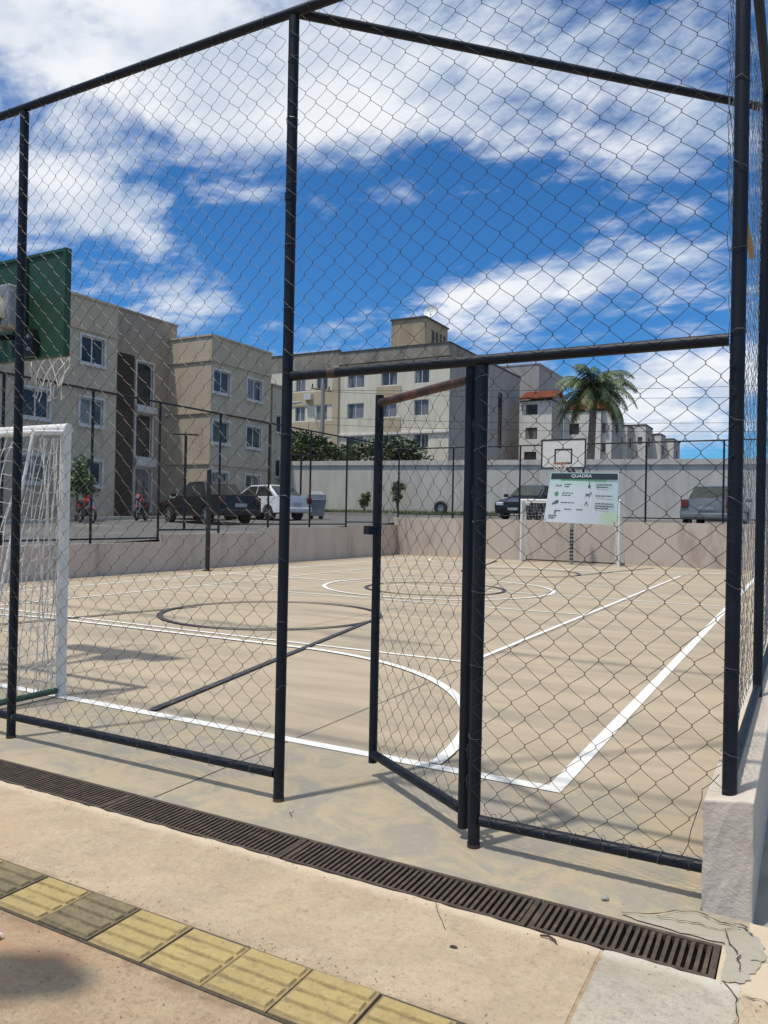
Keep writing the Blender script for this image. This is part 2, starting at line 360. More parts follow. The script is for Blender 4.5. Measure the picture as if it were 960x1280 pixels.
def chainlink(mb, P0, U, V, N, W, H, du=.125, dv=.12, r=.0013, jit=.0028, warp=.010, seed=0, sides=4, fine=True, skip=None):
    """woven wires: every wire zigzags, its bends hooked round its neighbours' bends"""
    P0, U, V, N = Vector(P0), Vector(U), Vector(V), Vector(N)
    rng = random.Random(seed); nodes = {}
    def node(i, k):
        if (i, k) not in nodes:
            x, z = i*du/2, k*dv/2
            wx = warp*(math.sin(z*2.1+x*1.3+seed)+.6*math.sin(z*5.3-x*3.1+seed*2))
            wz = warp*(math.sin(x*2.7+z*.9+seed)+.6*math.sin(x*6.1+z*2.3))
            ed = min(1, x/.1+.2, (W-x)/.1+.2) if W > .3 else 1
            nodes[(i, k)] = (x+(wx+rng.gauss(0, jit))*max(0, min(1, ed)), z+wz*min(1, z/.15+.15, (H-z)/.15+.15)+rng.gauss(0, jit)*.7, rng.gauss(0, jit*.5)+warp*.9*math.sin(x*1.9+seed)*math.sin(z*1.4+.5))
        return nodes[(i, k)]
    nw, nk = int(W/(du/2)), int(H/(dv/2))
    for i in range(nw):
        pts = []
        for k in range(nk+1):
            right = (k+i) % 2
            a = node(i+right, k)
            if skip and skip(a[0], a[1]):
                if len(pts) > 1: wire(mb, pts, r, N, P0, U, V, sides)
                pts = []; continue
            if fine:
                s = 1 if right else -1
                pts.append((a[0]+s*.0016, a[1]-.0045, a[2]-.0015)); pts.append((a[0]+s*.0016, a[1]+.0045, a[2]+.0015))
                if k < nk:
                    b = node(i+1-right, k+1); d = .0035 if right else -.0035
                    bow = -s*.0012
                    pts.append(((a[0]+b[0])/2+bow, (a[1]+b[1])/2, (a[2]+b[2])/2+d))
            else: pts.append(a)
        if len(pts) > 1: wire(mb, pts, r, N, P0, U, V, sides)
def wire(mb, pts, r, N, P0, U, V, sides):
    base = len(mb.v); n = len(pts)
    for k, p in enumerate(pts):
        q, o = pts[min(k+1, n-1)], pts[max(k-1, 0)]
        tx, tz = q[0]-o[0], q[1]-o[1]; L = math.hypot(tx, tz) or 1
        sx, sz = -tz/L, tx/L
        c = P0+U*p[0]+V*p[1]+N*p[2]; S = U*sx+V*sz
        if sides == 4: mb.v += [tuple(c+S*r), tuple(c+N*r), tuple(c-S*r), tuple(c-N*r)]
        else: mb.v += [tuple(c+S*r-N*r*.5), tuple(c+N*r), tuple(c-S*r-N*r*.5)]
    for k in range(n-1):
        for j in range(sides):
            a, b = base+k*sides, base+(k+1)*sides
            mb.f.append((a+j, a+(j+1) % sides, b+(j+1) % sides, b+j))

def ribbon(mb, pts, wd, z, closed=False, jit=0):
    P = [Vector((p[0], p[1])) for p in pts]; n = len(P); L, R_ = [], []
    for k in range(n):
        if closed: t = P[(k+1) % n]-P[k-1]
        else: t = P[min(k+1, n-1)]-P[max(0, k-1)]
        t.normalize(); nrm = Vector((-t.y, t.x)); h = wd/2*(1+random.uniform(-jit, jit))
        a, b = P[k]+nrm*h, P[k]-nrm*h
        L.append((a.x, a.y, z)); R_.append((b.x, b.y, z))
    for k in range(n if closed else n-1):
        q = (k+1) % n; mb.quad(R_[k], R_[q], L[q], L[k])

def ngrid(mb, x0, x1, y0, y1, z, n=1):
    mb.quad((x0, y0, z), (x1, y0, z), (x1, y1, z), (x0, y1, z))

# ------------------------------------------------------------------ ground, court, pavement
FY = 3.335                      # plane of the near fence
g = MB(); g.quad((-600, -400, -.4), (600, -400, -.4), (600, 700, -.4), (-600, 700, -.4)); struct(g.build('ground', M['ground']))
LOTZ = lambda y: .72+.035*(y-12)
lot = MB()
def lotquad(mb, x0, x1, y0, y1, dz=0): mb.quad((x0, y0, LOTZ(y0)+dz), (x1, y0, LOTZ(y0)+dz), (x1, y1, LOTZ(y1)+dz), (x0, y1, LOTZ(y1)+dz))
lotquad(lot, -60, -14.42, -8, 37); lotquad(lot, -14.42, 40, 27.5, 37)
struct(lot.build('parking_lot', M['asphalt']))
hl = MB(); lotquad(hl, -300, 200, 37, 420); lotquad(hl, -300, -60, -8, 37); struct(hl.build('hillside', M['ground']))

ct = MB(); ngrid(ct, -14.3, -.34, 3.02, 27.4, 0); ct.quad((-14.3, 3.02, -.2), (-.24, 3.02, -.2), (-.24, 3.02, 0), (-14.3, 3.02, 0))
ngrid(ct, -.34, -.155, 3.02, 3.25, 0); struct(ct.build('court', M['court']))
jt = MB()
for k, x in enumerate((-2.99, -5.9, -8.9, -11.8)): ribbon(jt, [(x, 3.03), (x+.02, 27.3)], .007, .0022)
for y in (8.32, 13.3, 18.3, 23.2): ribbon(jt, [(-14.2, y), (-.4, y)], .007, .0016)
struct(jt.build('court_joints', M['crack']))

wl = MB(); dl = MB(); zc = [.004]
def nz():
    zc[0] += .0006; return zc[0]
CX, CY = -6.95, 15.2
Y0, Y1, XR, XL = 4.27, 26.15, -1.21, -12.69
def wline(p, q, wd=.08): ribbon(wl, [p, q], wd, nz())
ribbon(wl, [(XL-.04, Y0), (XR+.045, Y0)], .09, nz())
ribbon(wl, [(XR, Y0+.045), (XR, Y1-.04)], .09, nz())
ribbon(wl, [(XL, Y0+.04), (XL, Y1-.04)], .08, nz())
wline((XL-.04, Y1), (XR+.04, Y1)); wline((XL+.04, CY-.02), (XR-.04, CY-.02))
# volleyball court
VX0, VX1 = -10.95, -3.05
for y in (7.52, 12.35, 18.1, 22.95): wline((VX0-.03, y), (VX1+.03, y), .06)
wline((VX1, 7.55), (VX1, 22.92), .06); wline((VX0, 7.55), (VX0, 22.92), .06)
def arc(cx_, cy_, r, a0, a1, n=40): return [(cx_+r*math.cos(rad(a0+(a1-a0)*k/n)), cy_+r*math.sin(rad(a0+(a1-a0)*k/n))) for k in range(n+1)]
ribbon(wl, [(-1.96, 4.31)]+arc(-5.0, 4.22, 3.04, 4, 90)+arc(-8.9, 4.22, 3.04, 90, 176)+[(-11.94, 4.31)], .08, nz())
ribbon(wl, arc(-5.0, Y1-.04, 3.04, 0, -90)+arc(-8.9, Y1-.04, 3.04, -90, -180), .08, nz())
ribbon(wl, arc(CX+.05, CY-.05, 2.42, 0, 360, 72)[:-1], .08, nz(), True)
struct(wl.build('white_court_lines', M['white_line']))
zc[0] = .0145
ribbon(dl, arc(CX+.1, CY-.3, 1.45, 0, 360, 64)[:-1], .08, nz(), True)
for sgn, base in ((1, Y0+.04), (-1, Y1-.04)):
    ya, yb = base, base+sgn*5.15
    for s_ in (1, -1): ribbon(dl, [(CX+s_*2.65, ya), (CX+s_*1.55, yb)], .07, nz())
    ribbon(dl, arc(CX-.08, yb, 1.62, 0, 360, 64)[:-1], .08, nz(), True)
struct(dl.build('dark_court_lines', M['dark_line']))

# pavement in front of the fence: ragged edge along the drain
def ragged(x0, x1, y, n, amp, z):
    return [(x0+(x1-x0)*k/n, y+random.gauss(0, amp)-.004, z) for k in range(n+1)]
sw = MB(); e1 = ragged(-12, -.612, 2.782, 220, .004, 0)
for a, b in zip(e1, e1[1:]):
    sw.quad((a[0], 1.895, 0), (b[0], 1.895, 0), b, a); sw.quad(a, b, (b[0], b[1]+.004, -.2), (a[0], a[1]+.004, -.2))
struct(sw.build('sidewalk', M['sidewalk']))
so = MB(); ngrid(so, -12, .9, -6, 1.895, -.002); so.quad((-12, -6, -.002), (.9, -6, -.002), (.9, -6, -.4), (-12, -6, -.4)); struct(so.build('soil_strip', M['soil']))
ps = MB(); e2 = ragged(-.598, -.165, 2.782, 14, .003, .003)
for a, b in zip(e2, e2[1:]):
    ps.quad((a[0], 1.895, .003), (b[0], 1.895, .003), b, a); ps.quad(a, b, (b[0], b[1]+.004, -.2), (a[0], a[1]+.004, -.2))
struct(ps.build('pale_pavement_slab', M['pale_slab']))
sp_ = MB(); ngrid(sp_, -.165, 1.2, 1.895, 3.24, .001); ngrid(sp_, -.24, -.165, 2.78, 3.02, .0005); struct(sp_.build('pavement_corner', M['sidewalk']))
gapm = MB(); ngrid(gapm, -.63, -.58, 1.9, 2.775, -.002); struct(gapm.build('pavement_joint', M['soil']))
rp = MB(); ngrid(rp, -.162, 6, 3.24, 45, -.03); struct(rp.build('side_path', M['side_path']))
ch = MB(); ch.quad((-12, 2.77, -.16), (-.24, 2.77, -.16), (-.24, 3.03, -.16), (-12, 3.03, -.16)); ch.quad((-.24, 2.77, -.2), (-.24, 3.03, -.2), (-.24, 3.03, 0), (-.24, 2.77, 0))
struct(ch.build('drain_channel', M['channel']))
# broken concrete by the end of the drain
bp = MB()
def rough_loop(pts, amp, sub=6):
    o = []
    for (x0, y0), (x1, y1) in zip(pts, pts[1:]+pts[:1]):
        for k in range(sub): t = k/sub; o.append((x0+(x1-x0)*t+random.gauss(0, amp), y0+(y1-y0)*t+random.gauss(0, amp)))
    return o
chunk = rough_loop([(-.60, 3.045), (-.50, 3.085), (-.42, 3.17), (-.34, 3.20), (-.27, 3.165), (-.20, 3.185), (-.13, 3.13), (-.10, 3.02), (-.12, 2.92), (-.16, 2.80), (-.225, 2.78), (-.225, 3.03), (-.42, 3.032)], .004)
ctr = (-.21, 3.07, .0105)
for k in range(len(chunk)):
    a, b = chunk[k], chunk[(k+1) % len(chunk)]
    bp.poly([ctr, (a[0], a[1], .005), (b[0], b[1], .005)])
M['broken'] = rough_ground('broken_concrete', (.315, .285, .225), (.23, .205, .16), (.40, .36, .28), (.13, .115, .09), None, 1.0)
struct(bp.build('broken_concrete_patch', M['broken']))
ck = MB()
def jag(pts, amp=.0035, sub=4):
    o = []
    for (x0, y0), (x1, y1) in zip(pts, pts[1:]):
        for k in range(sub):
            t = k/sub; o.append((x0+(x1-x0)*t+random.gauss(0, amp), y0+(y1-y0)*t+random.gauss(0, amp)))
    return o+[pts[-1]]
for pts, wd, z in (([(-.60, 3.05), (-.50, 3.09), (-.42, 3.17), (-.34, 3.205), (-.26, 3.16), (-.19, 3.19), (-.15, 3.13)], .008, .013),
                ([(-.47, 3.09), (-.40, 3.10), (-.33, 3.11), (-.26, 3.10), (-.19, 3.16)], .006, .0142),
                ([(-.24, 3.12), (-.215, 3.02), (-.18, 2.95), (-.175, 2.86)], .006, .0152),
                ([(-.22, 2.78), (-.17, 2.70), (-.16, 2.6), (-.175, 2.48), (-.16, 2.3), (-.17, 1.95)], .0055, .0062),
                ([(-.16, 2.72), (-.1, 2.73), (-.02, 2.69), (.2, 2.72)], .006, .007),
                ([(-.15, 2.96), (-.08, 2.98), (.05, 3.0)], .004, .0078)):
    ribbon(ck, jag(pts), wd*.72, z, jit=.6)
ribbon(ck, jag([(-1.25, 2.78), (-1.2, 2.70), (-1.13, 2.61)], .001), .0022, .003, jit=.4)
struct(ck.build('pavement_cracks', M['crack']))
st = MB()
def splat(cx_, cy_, rx, ry, z, n=40):
    ph = [random.uniform(0, 6.3) for _ in range(4)]
    st.poly([(cx_+rx*math.cos(a)*(1+.12*math.sin(3*a+ph[0])+.07*math.sin(7*a+ph[1])+.04*math.sin(13*a+ph[2])), cy_+ry*math.sin(a)*(1+.12*math.sin(2*a+ph[3])+.06*math.sin(9*a+ph[1])), z) for a in [2*math.pi*k/n for k in range(n)]])
splat(-1.062, 2.522, .014, .010, .003)
struct(st.build('pavement_spot', M['crack']))

# tactile tiles
bed = MB(); ngrid(bed, -7.3, -.2, 1.893, 2.163, .0015); struct(bed.build('tactile_paving_bed', M['dirt_gap']))
def tile_mesh():
    mb = MB(); s = .2515; h = .008
    mb.box(0, s, 0, s, -.03, h)
    for k in range(4):
        c = .034+k*.061
        wq, tq = .0235, .0195
        x0, x1 = .010, s-.010
        # flat-topped rib with sloping sides
        b = [(x0, c-wq, h+.0003), (x1, c-wq, h+.0003), (x1, c+wq, h+.0003), (x0, c+wq, h+.0003)]
        t = [(x0+.004, c-tq, h+.0075), (x1-.004, c-tq, h+.0075), (x1-.004, c+tq, h+.0075), (x0+.004, c+tq, h+.0075)]
        mb.quad(*t)
        for q in range(4): mb.quad(b[q], b[(q+1) % 4], t[(q+1) % 4], t[q])
    return mb
T_lab = {-4: 'clean yellow ribbed tile cut by the left photo edge', -3: 'grimy olive ribbed tile nearest the left photo edge', -2: 'clean yellow ribbed tile between the two grimy tiles',
         -1: 'darkest grime covered ribbed tile, second grimy one from the left', 0: 'yellow ribbed tile directly right of the darkest grimy tile',
         1: 'yellow ribbed tile, second one right of the darkest grimy tile', 2: 'yellow ribbed tile, third one right of the darkest grimy tile',
         3: 'yellow ribbed tile, fourth right of the grime, cut by the bottom photo edge', 4: 'yellow ribbed tile, rightmost sliver at the bottom photo edge'}
base_tile = {}
for k in range(-4, 5):
    dirty = k in (-3, -1); key = 'd' if dirty else 'y'
    if key not in base_tile: o = tile_mesh().build('tactile_tile', M['tile_dirty' if dirty else 'tile_yellow'], bevel=.0015); base_tile[key] = o
    else: o = base_tile[key].copy(); COL.objects.link(o)
    o.location = (-2.172+k*.2577+random.uniform(-.001, .001), 1.902+random.uniform(-.002, .002), random.uniform(-.002, .001)); o.rotation_euler = (random.gauss(0, .004), random.gauss(0, .004), random.gauss(0, .004))
    tag(o, T_lab[k], 'tactile tile', 'yellow tactile tiles along the pavement')

# drain grates
G_lab = ['long rusty drain grate at the left photo edge', 'rusty drain grate in front of the left fence panel and doorway post', 'rusty drain grate in front of the open gate',
         'short rusty drain grate ending beside the cracked wall foot']
for (x0, x1), lb in zip(((-4.22, -3.11), (-3.10, -2.0), (-1.99, -.895), (-.885, -.245)), G_lab):
    t = thing('drain_grate', lb, 'drain grate', 'drain grates in a row', (x0, 2.785, 0)); L = x1-x0
    f = MB(); f.box(0, L, 0, .016, -.03, .002); f.box(0, L, .214, .23, -.03, .002); f.box(0, .022, .017, .213, -.03, .001); f.box(L-.022, L, .017, .213, -.03, .001)
    f.build('frame', M['grate'], t, bevel=.002)
    b = MB(); n = int((L-.044)/.0262)
    for k in range(n):
        x = .022+(k+.5)*(L-.044)/n; q = random.gauss(0, .0012)
        i = len(b.v); hw = .0068
        b.v += [(x-hw, .0155, -.026), (x+hw, .0155, -.026), (x+hw+q, .2145, -.026), (x-hw+q, .2145, -.026), (x-hw, .0155, -.002), (x+hw, .0155, -.002), (x+hw+q, .2145, -.002), (x-hw+q, .2145, -.002)]
        b.f += [(i+3, i+2, i+1, i), (i+4, i+5, i+6, i+7), (i, i+1, i+5, i+4), (i+1, i+2, i+6, i+5), (i+2, i+3, i+7, i+6), (i+3, i, i+4, i+7)]
    b.build('bars', M['grate'], t)

# small litter
gs = MB(); rng = random.Random(77)
def stone(x, y, z, r):
    i = len(gs.v); a0 = rng.uniform(0, 6.3)
    gs.v += [(x+r*math.cos(a0+k*1.5708)*rng.uniform(.6, 1.2), y+r*math.sin(a0+k*1.5708)*rng.uniform(.6, 1.2), z) for k in range(4)]+[(x, y, z+r*rng.uniform(.5, .9))]
    gs.f.extend([(i, i+1, i+4), (i+1, i+2, i+4), (i+2, i+3, i+4), (i+3, i, i+4)])
for k in range(900):
    zone = rng.random()
    if zone < .35: x, y = rng.uniform(-3.6, -.3), 2.165+abs(rng.gauss(0, .05))
    elif zone < .6: x, y = rng.uniform(-3.2, -.4), 1.89-abs(rng.gauss(0, .12))
    elif zone < .75: x, y = rng.uniform(-4.2, -.3), 2.775-abs(rng.gauss(0, .05))
    elif zone < .9: x, y = rng.uniform(-.7, .1), rng.uniform(2.4, 3.2)
    else: x, y = rng.uniform(-4.5, -.2), rng.uniform(1.4, 2.8)
    if 2.775 < y < 3.03: continue
    stone(x, y, .002 if x < -.6 else .004, rng.choice((.0012, .0015, .002, .002, .003, .0042)))
M['grit'] = mat('loose_grit', (.20, .15, .10), (.36, .30, .22), 60, .95)
o = gs.build('grit', M['grit']); o['kind'] = 'stuff'; tag(o, 'loose grit and sand grains scattered on the pavement by the tiles and drain', 'grit')
pp = MB(); n = 7
for i in range(n):
    for j in range(n):
        def P(a, b): return (a*.012+random.Random(a*9+b).gauss(0, .003), b*.010+random.Random(a*7+b*3).gauss(0, .003), .006+.012*abs(math.sin(a*1.3+b*.9))+random.Random(a+b*11).uniform(0, .008))
        pp.quad(P(i, j), P(i+1, j), P(i+1, j+1), P(i, j+1))
o = pp.build('paper_scrap', M['paper']); o.location = (-2.53, 1.70, .0); tag(o, 'crumpled blue and white paper scrap on the soil at the left edge', 'paper scrap')
tw = MB(); tw.tube([(0, 0, .006), (.03, .008, .012), (.06, .004, .010), (.075, -.006, .005)], [.003, .0045, .004, .0015], 6)
o = tw.build('dry_leaf', M['dead_leaf'], smooth=True); o.location = (-.82, 2.745, 0); o.rotation_euler = (0, 0, -.3); tag(o, 'curled dry brown leaf stalk beside the drain on the sidewalk', 'dry leaf')
tw = MB(); tw.tube([(0, 0, .005), (.02, -.012, .012), (.04, -.04, .01)], .002, 5); tw.tube([(.02, -.012, .012), (.03, 0, .014)], .0015, 5)
o = tw.build('twig', M['dead_leaf']); o.location = (-2.26, 3.22, 0); tag(o, 'small forked dark twig lying in the open doorway', 'twig')
pb = MB()
bm = bmesh.new(); bmesh.ops.create_icosphere(bm, subdivisions=2, radius=.016)
for v in bm.verts: v.co *= random.uniform(.8, 1.15); v.co.z *= .6
me = bpy.data.meshes.new('pebble'); bm.to_mesh(me); bm.free(); me.materials.append(M['side_path'])
o = bpy.data.objects.new('pebble', me); COL.objects.link(o); o.location = (-.68, 3.14, .008); tag(o, 'grey pebble between the right fence panel and the drain', 'pebble')

# ------------------------------------------------------------------ low walls
lw = MB()
lw.box(-.335, -.158, 3.25, 27.4, -.06, .43)
o = lw.build('low_wall', M['curb'])
me = o.data
bm = bmesh.new(); bm.from_mesh(me)
for v in bm.verts:
    if v.co.x > -.2 and v.co.z > .2: v.co.z += .02
bmesh.ops.subdivide_edges(bm, edges=[e for e in bm.edges], cuts=6, use_grid_fill=True)
for v in bm.verts:
    if v.co.y < 3.6: v.co += Vector((random.gauss(0, .0018), random.gauss(0, .0018), random.gauss(0, .0018)))
bm.to_mesh(me); bm.free()
o.modifiers.new('bevel', 'BEVEL').width = .008; o.modifiers['bevel'].segments = 2; o.modifiers['bevel'].limit_method = 'ANGLE'
tag(o, 'rough lilac grey plaster low wall running along the right side of the court', 'low wall')

STEPS = [(-2, 14.62, .75), (14.62, 19.0, .95), (19.0, 23.8, 1.10), (23.8, 27.4, 1.18)]
lwall = MB()
prof = []
for a, b, z in STEPS: prof += [(a, z), (b, z)]
front = [(-14.3, y, z) for y, z in prof]; back = [(-14.44, y, z) for y, z in prof]
for k in range(len(prof)-1): lwall.quad(front[k], front[k+1], back[k+1], back[k])
for (a, b, z) in STEPS:
    lwall.quad((-14.3, a, -.1), (-14.3, b, -.1), (-14.3, b, z), (-14.3, a, z)); lwall.quad((-14.44, b, -.1), (-14.44, a, -.1), (-14.44, a, z), (-14.44, b, z))
tag(lwall.build('retaining_wall', M['left_wall']), 'shaded stepped retaining wall along the left side of the court', 'retaining wall')
fwall = MB(); fwall.box(-14.44, -.34, 27.4, 27.55, -.1, 1.48)
tag(fwall.build('retaining_wall', M['wall_paint']), 'sunlit pinkish retaining wall across the far end of the court', 'retaining wall')
# perimeter wall with cap
pw = thing('perimeter_wall', 'tall grey plastered wall closing the car park behind the court', 'wall')
b = MB(); xs = [-27.1, -20, -13, -6, 1, 12, 40]
ztop = lambda x: 4.58-.012*(x+27)
for x0, x1 in zip(xs, xs[1:]):
    i = len(b.v)
    b.v += [(x0, 37, 1.3), (x1, 37, 1.3), (x1, 37.2, 1.3), (x0, 37.2, 1.3), (x0, 37, ztop(x0)), (x1, 37, ztop(x1)), (x1, 37.2, ztop(x1)), (x0, 37.2, ztop(x0))]
    b.f += [(i, i+1, i+5, i+4), (i+2, i+3, i+7, i+6), (i+4, i+5, i+6, i+7)]
b.build('wall', M['perimeter'], pw)
c = MB()
for x0, x1 in zip(xs, xs[1:]):
    i = len(c.v); z0, z1 = ztop(x0), ztop(x1)
    c.v += [(x0, 36.93, z0-.22), (x1, 36.93, z1-.22), (x1, 37.27, z1-.22), (x0, 37.27, z0-.22), (x0, 36.93, z0+.03), (x1, 36.93, z1+.03), (x1, 37.27, z1+.03), (x0, 37.27, z0+.03)]
    c.f += [(i, i+1, i+5, i+4), (i+2, i+3, i+7, i+6), (i+4, i+5, i+6, i+7), (i+3, i+2, i+1, i)]
c.build('cap', M['perimeter'], pw)
vg = MB(); vg.quad((-34, 35.6, LOTZ(35.6)+.12), (-13, 35.6, LOTZ(35.6)+.12), (-13, 36.99, LOTZ(37)+.14), (-34, 36.99, LOTZ(37)+.14)); struct(vg.build('grass_verge', M['grass']))
kb = MB(); kb.box(-34, -13, 35.45, 35.6, LOTZ(35.5)-.1, LOTZ(35.5)+.13); struct(kb.build('kerb', M['concrete_pole']))
gr = MB(); rng = random.Random(3)
for k in range(5000):
    x = rng.uniform(-33.8, -13.2); y = rng.uniform(35.65, 36.9); z = LOTZ(y)+.12; h = rng.uniform(.05, .2)*(1.6 if rng.random() < .1 else 1); a = rng.uniform(0, 6.3)
    gr.poly([(x-.02*math.cos(a), y-.02*math.sin(a), z), (x+.02*math.cos(a), y+.02*math.sin(a), z), (x+rng.gauss(0, .06), y+rng.gauss(0, .05), z+h)])
o = gr.build('grass', M['leaf_mid']); o['kind'] = 'stuff'; tag(o, 'rough green grass growing along the foot of the tall grey wall', 'grass')
# raised pavement with grass in front of the beige block
bpv = MB(); i = 0
bpv.poly([(-27.15, 12, LOTZ(12)+.12), (-25.9, 12, LOTZ(12)+.12), (-25.9, 24.9, LOTZ(24.9)+.12), (-27.15, 24.9, LOTZ(24.9)+.12)])
bpv.quad((-25.9, 12, LOTZ(12)-.02), (-25.9, 24.9, LOTZ(24.9)-.02), (-25.9, 24.9, LOTZ(24.9)+.12), (-25.9, 12, LOTZ(12)+.12))
struct(bpv.build('building_pavement', M['pale_slab']))

# ------------------------------------------------------------------ the near fence
NF = thing('chain_link_fence', 'tall dark tube chain link fence with doorway across the front', 'fence', None, (-2.4, FY, 0))
def rel(o, t):
    o.data.transform(Matrix.Translation(-Vector(t.location))); return o
def part(mb, name, m, t, **k):
    o = mb.build(name, m, t, **k); return rel(o, t)
TOP = 4.15; RP, RR = .028, .025
for x, z0, z1 in ((-6.72, 0, TOP), (-4.57, 0, TOP-.03), (-2.41, 0, TOP-.03), (-1.315, 0, 2.20), (-.25, .425, TOP+.02)):
    part(MB().tube([(x, FY, z0), (x+.004, FY, (z0+z1)*.62), (x, FY, z1)], RP, 16), 'post', M['steel'], NF, smooth=False)
for o in list(NF.children): smooth_by_angle(o)
def rail(p, q, m='steel', r=RR, t=NF, name='rail'): return smooth_by_angle(part(MB().tube([p, q], r, 14), name, M[m], t))
rail((-6.8, FY, TOP), (-.22, FY, TOP)); rail((-2.38, FY, 2.225), (-.28, FY, 2.225))
rail((-6.7, FY, .14), (-2.44, FY, .14)); rail((-1.285, FY, .125), (-.335, FY, .135))
rail((-2.39, FY+.02, TOP-.004), (-.27, 5.46, TOP-.004), name='brace')
smooth_by_angle(part(MB().tube([(-2.41, FY, TOP-1.0), (-2.41, FY, TOP-.96)], RP+.003, 16), 'collar', M['steel'], NF))
for x in (-2.41, -1.315, -4.57): part(MB().tube([(x, FY, .0), (x, FY, .018)], RP+.002, 16, caps=False), 'rusty_foot', M['rusty_steel'], NF)
smooth_by_angle(part(MB().tube([(-2.15, FY, 2.225), (-2.10, FY, 2.225)], RR+.0015, 14, caps=False), 'rust_patch', M['rusty_steel'], NF))
MYF = FY-.034
for x0, z0, W, H, sd_ in ((-6.70, .15, 4.28, 3.97, 1), (-2.41, 2.245, 2.15, 1.88, 2), (-1.315, .15, 1.065, 2.05, 3)):
    mb = MB()
    if sd_ == 3:      # the lower right corner of this panel is torn loose
        chainlink(mb, (x0, MYF, z0), (1, 0, 0), (0, 0, 1), (0, -1, 0), W, H, seed=sd_, warp=.013, skip=lambda x, z: (z < .30 and x > .99-(.30-z)*.32) or (x < .06 and z < .10))
    else: chainlink(mb, (x0, MYF, z0), (1, 0, 0), (0, 0, 1), (0, -1, 0), W, H, seed=sd_)
    part(mb, 'mesh_panel', M['wire'], NF)
# wire ties round rails and posts
def tie_ring(c, axis, r):
    c, axis = Vector(c), Vector(axis); a = axis.orthogonal().normalized(); b_ = axis.cross(a)
    part(MB().tube([c+(a*math.cos(q)+b_*math.sin(q))*r+axis*random.gauss(0, .005) for q in [2*math.pi*k/8 for k in range(8)]], .0013, 4, closed=True), 'wire_tie', M['bright_wire'], NF)
for x in [-6.5+.28*k for k in range(15)]+[-1.22, -1.1, -.98, -.86, -.74, -.62, -.5, -.4]: tie_ring((x, FY, .135), (1, random.gauss(0, .25), random.gauss(0, .25)), .030)
for x in [-6.5+.3*k for k in range(20)]: tie_ring((x, FY, TOP), (1, random.gauss(0, .2), 0), .030)
for x in (-4.57, -2.41, -.25):
    for z in [.6+.33*k for k in range(11)]: tie_ring((x, FY, z), (random.gauss(0, .35), random.gauss(0, .2), 1), .034)
for z in [.5+.33*k for k in range(6)]: tie_ring((-1.315, FY, z), (random.gauss(0, .35), 0, 1), .034)
for x in [-1.25+.075*k for k in range(12)]:   # curled wire ends above the bottom rail
    part(MB().tube([(x, MYF, .17), (x+.012, MYF-.012, .18), (x+.004, MYF-.016, .195), (x-.008, MYF-.004, .19)], .0013, 4), 'wire_tie', M['bright_wire'], NF)
loose = MB()
loose.tube([(-.285, MYF, .52), (-.315, MYF-.01, .48), (-.345, MYF-.012, .455), (-.345, MYF-.01, .42), (-.365, MYF, .35), (-.385, MYF-.005, .28), (-.395, MYF, .22), (-.42, MYF+.01, .165)], .0016, 5)
loose.tube([(-.395, MYF, .22), (-.37, MYF, .19), (-.345, MYF+.01, .175)], .0016, 5)
part(loose, 'loose_wire', M['wire'], NF)

# gate, swung inwards
GA = Vector((-1.395, 3.40, 0)); GB = Vector((-2.18, 3.93, 0)); GL = (GB-GA).length; gang = math.atan2((GB-GA).y, (GB-GA).x)
gt = thing('gate', 'open dark tube gate with chain link infill swung into the court', 'gate', None, GA, gang)
GZ0, GZ1 = .10, 2.19
for x, m_, r_, z0, z1 in ((0, 'steel', .026, .05, 2.215), (GL, 'steel', .025, GZ0-.02, GZ1+.01)):
    smooth_by_angle(MB().tube([(x, 0, z0), (x, 0, z1)], r_, 16).build('stile', M[m_], gt))
smooth_by_angle(MB().tube([(.02, 0, GZ1-.035), (GL-.02, 0, GZ1-.035)], .024, 14).build('top_rail', M['rusty_steel'], gt))
smooth_by_angle(MB().tube([(.02, 0, GZ0+.03), (GL-.02, 0, GZ0+.03)], .025, 14).build('bottom_rail', M['steel'], gt))
mb = MB(); chainlink(mb, (.02, .03, GZ0+.05), (1, 0, 0), (0, 0, 1), (0, 1, 0), GL-.03, GZ1-GZ0-.1, seed=9, warp=.018)
mb.build('mesh_panel', M['wire'], gt)
lt = MB(); lt.box(GL-.04, GL+.03, .028, .075, 1.395, 1.445); lt.box(GL-.02, GL+.06, .045, .06, 1.41, 1.43); lt.build('latch', M['steel'], gt, bevel=.004)
inv = gt.matrix_basis.inverted()
for z in (1.93, 1.62, .42, .28):
    h = MB(); h.tube([(-1.395, 3.40, z), (-1.325, 3.345, z)], .011, 8); h.tube([(-1.358, 3.372, z-.03), (-1.358, 3.372, z+.03)], .014, 10)
    h.move(inv).build('hinge', M['steel'], gt)

# side fence on the low wall
SF = thing('chain_link_fence', 'long chain link fence standing on the low wall at the right edge', 'fence', None, (-.25, 5.3, .43))
for y in [5.3+2.46*k for k in range(10)]: smooth_by_angle(part(MB().tube([(-.25, y, .43), (-.25, y, TOP)], RP, 12), 'post', M['steel'], SF))
rail((-.25, FY+.03, TOP), (-.25, 27.4, TOP), t=SF); rail((-.25, FY+.03, .50), (-.25, 27.4, .50), t=SF, r=.022)
mb = MB(); chainlink(mb, (-.285, FY+.03, .50), (0, 1, 0), (0, 0, 1), (-1, 0, 0), 5.0, 3.62, seed=5, warp=.022, jit=.006); part(mb, 'mesh_panel', M['bright_wire'], SF)
mb = MB(); chainlink(mb, (-.285, FY+5.03, .50), (0, 1, 0), (0, 0, 1), (-1, 0, 0), 19.0, 3.62, seed=6, sides=3, fine=False); part(mb, 'mesh_panel', M['bright_wire'], SF)
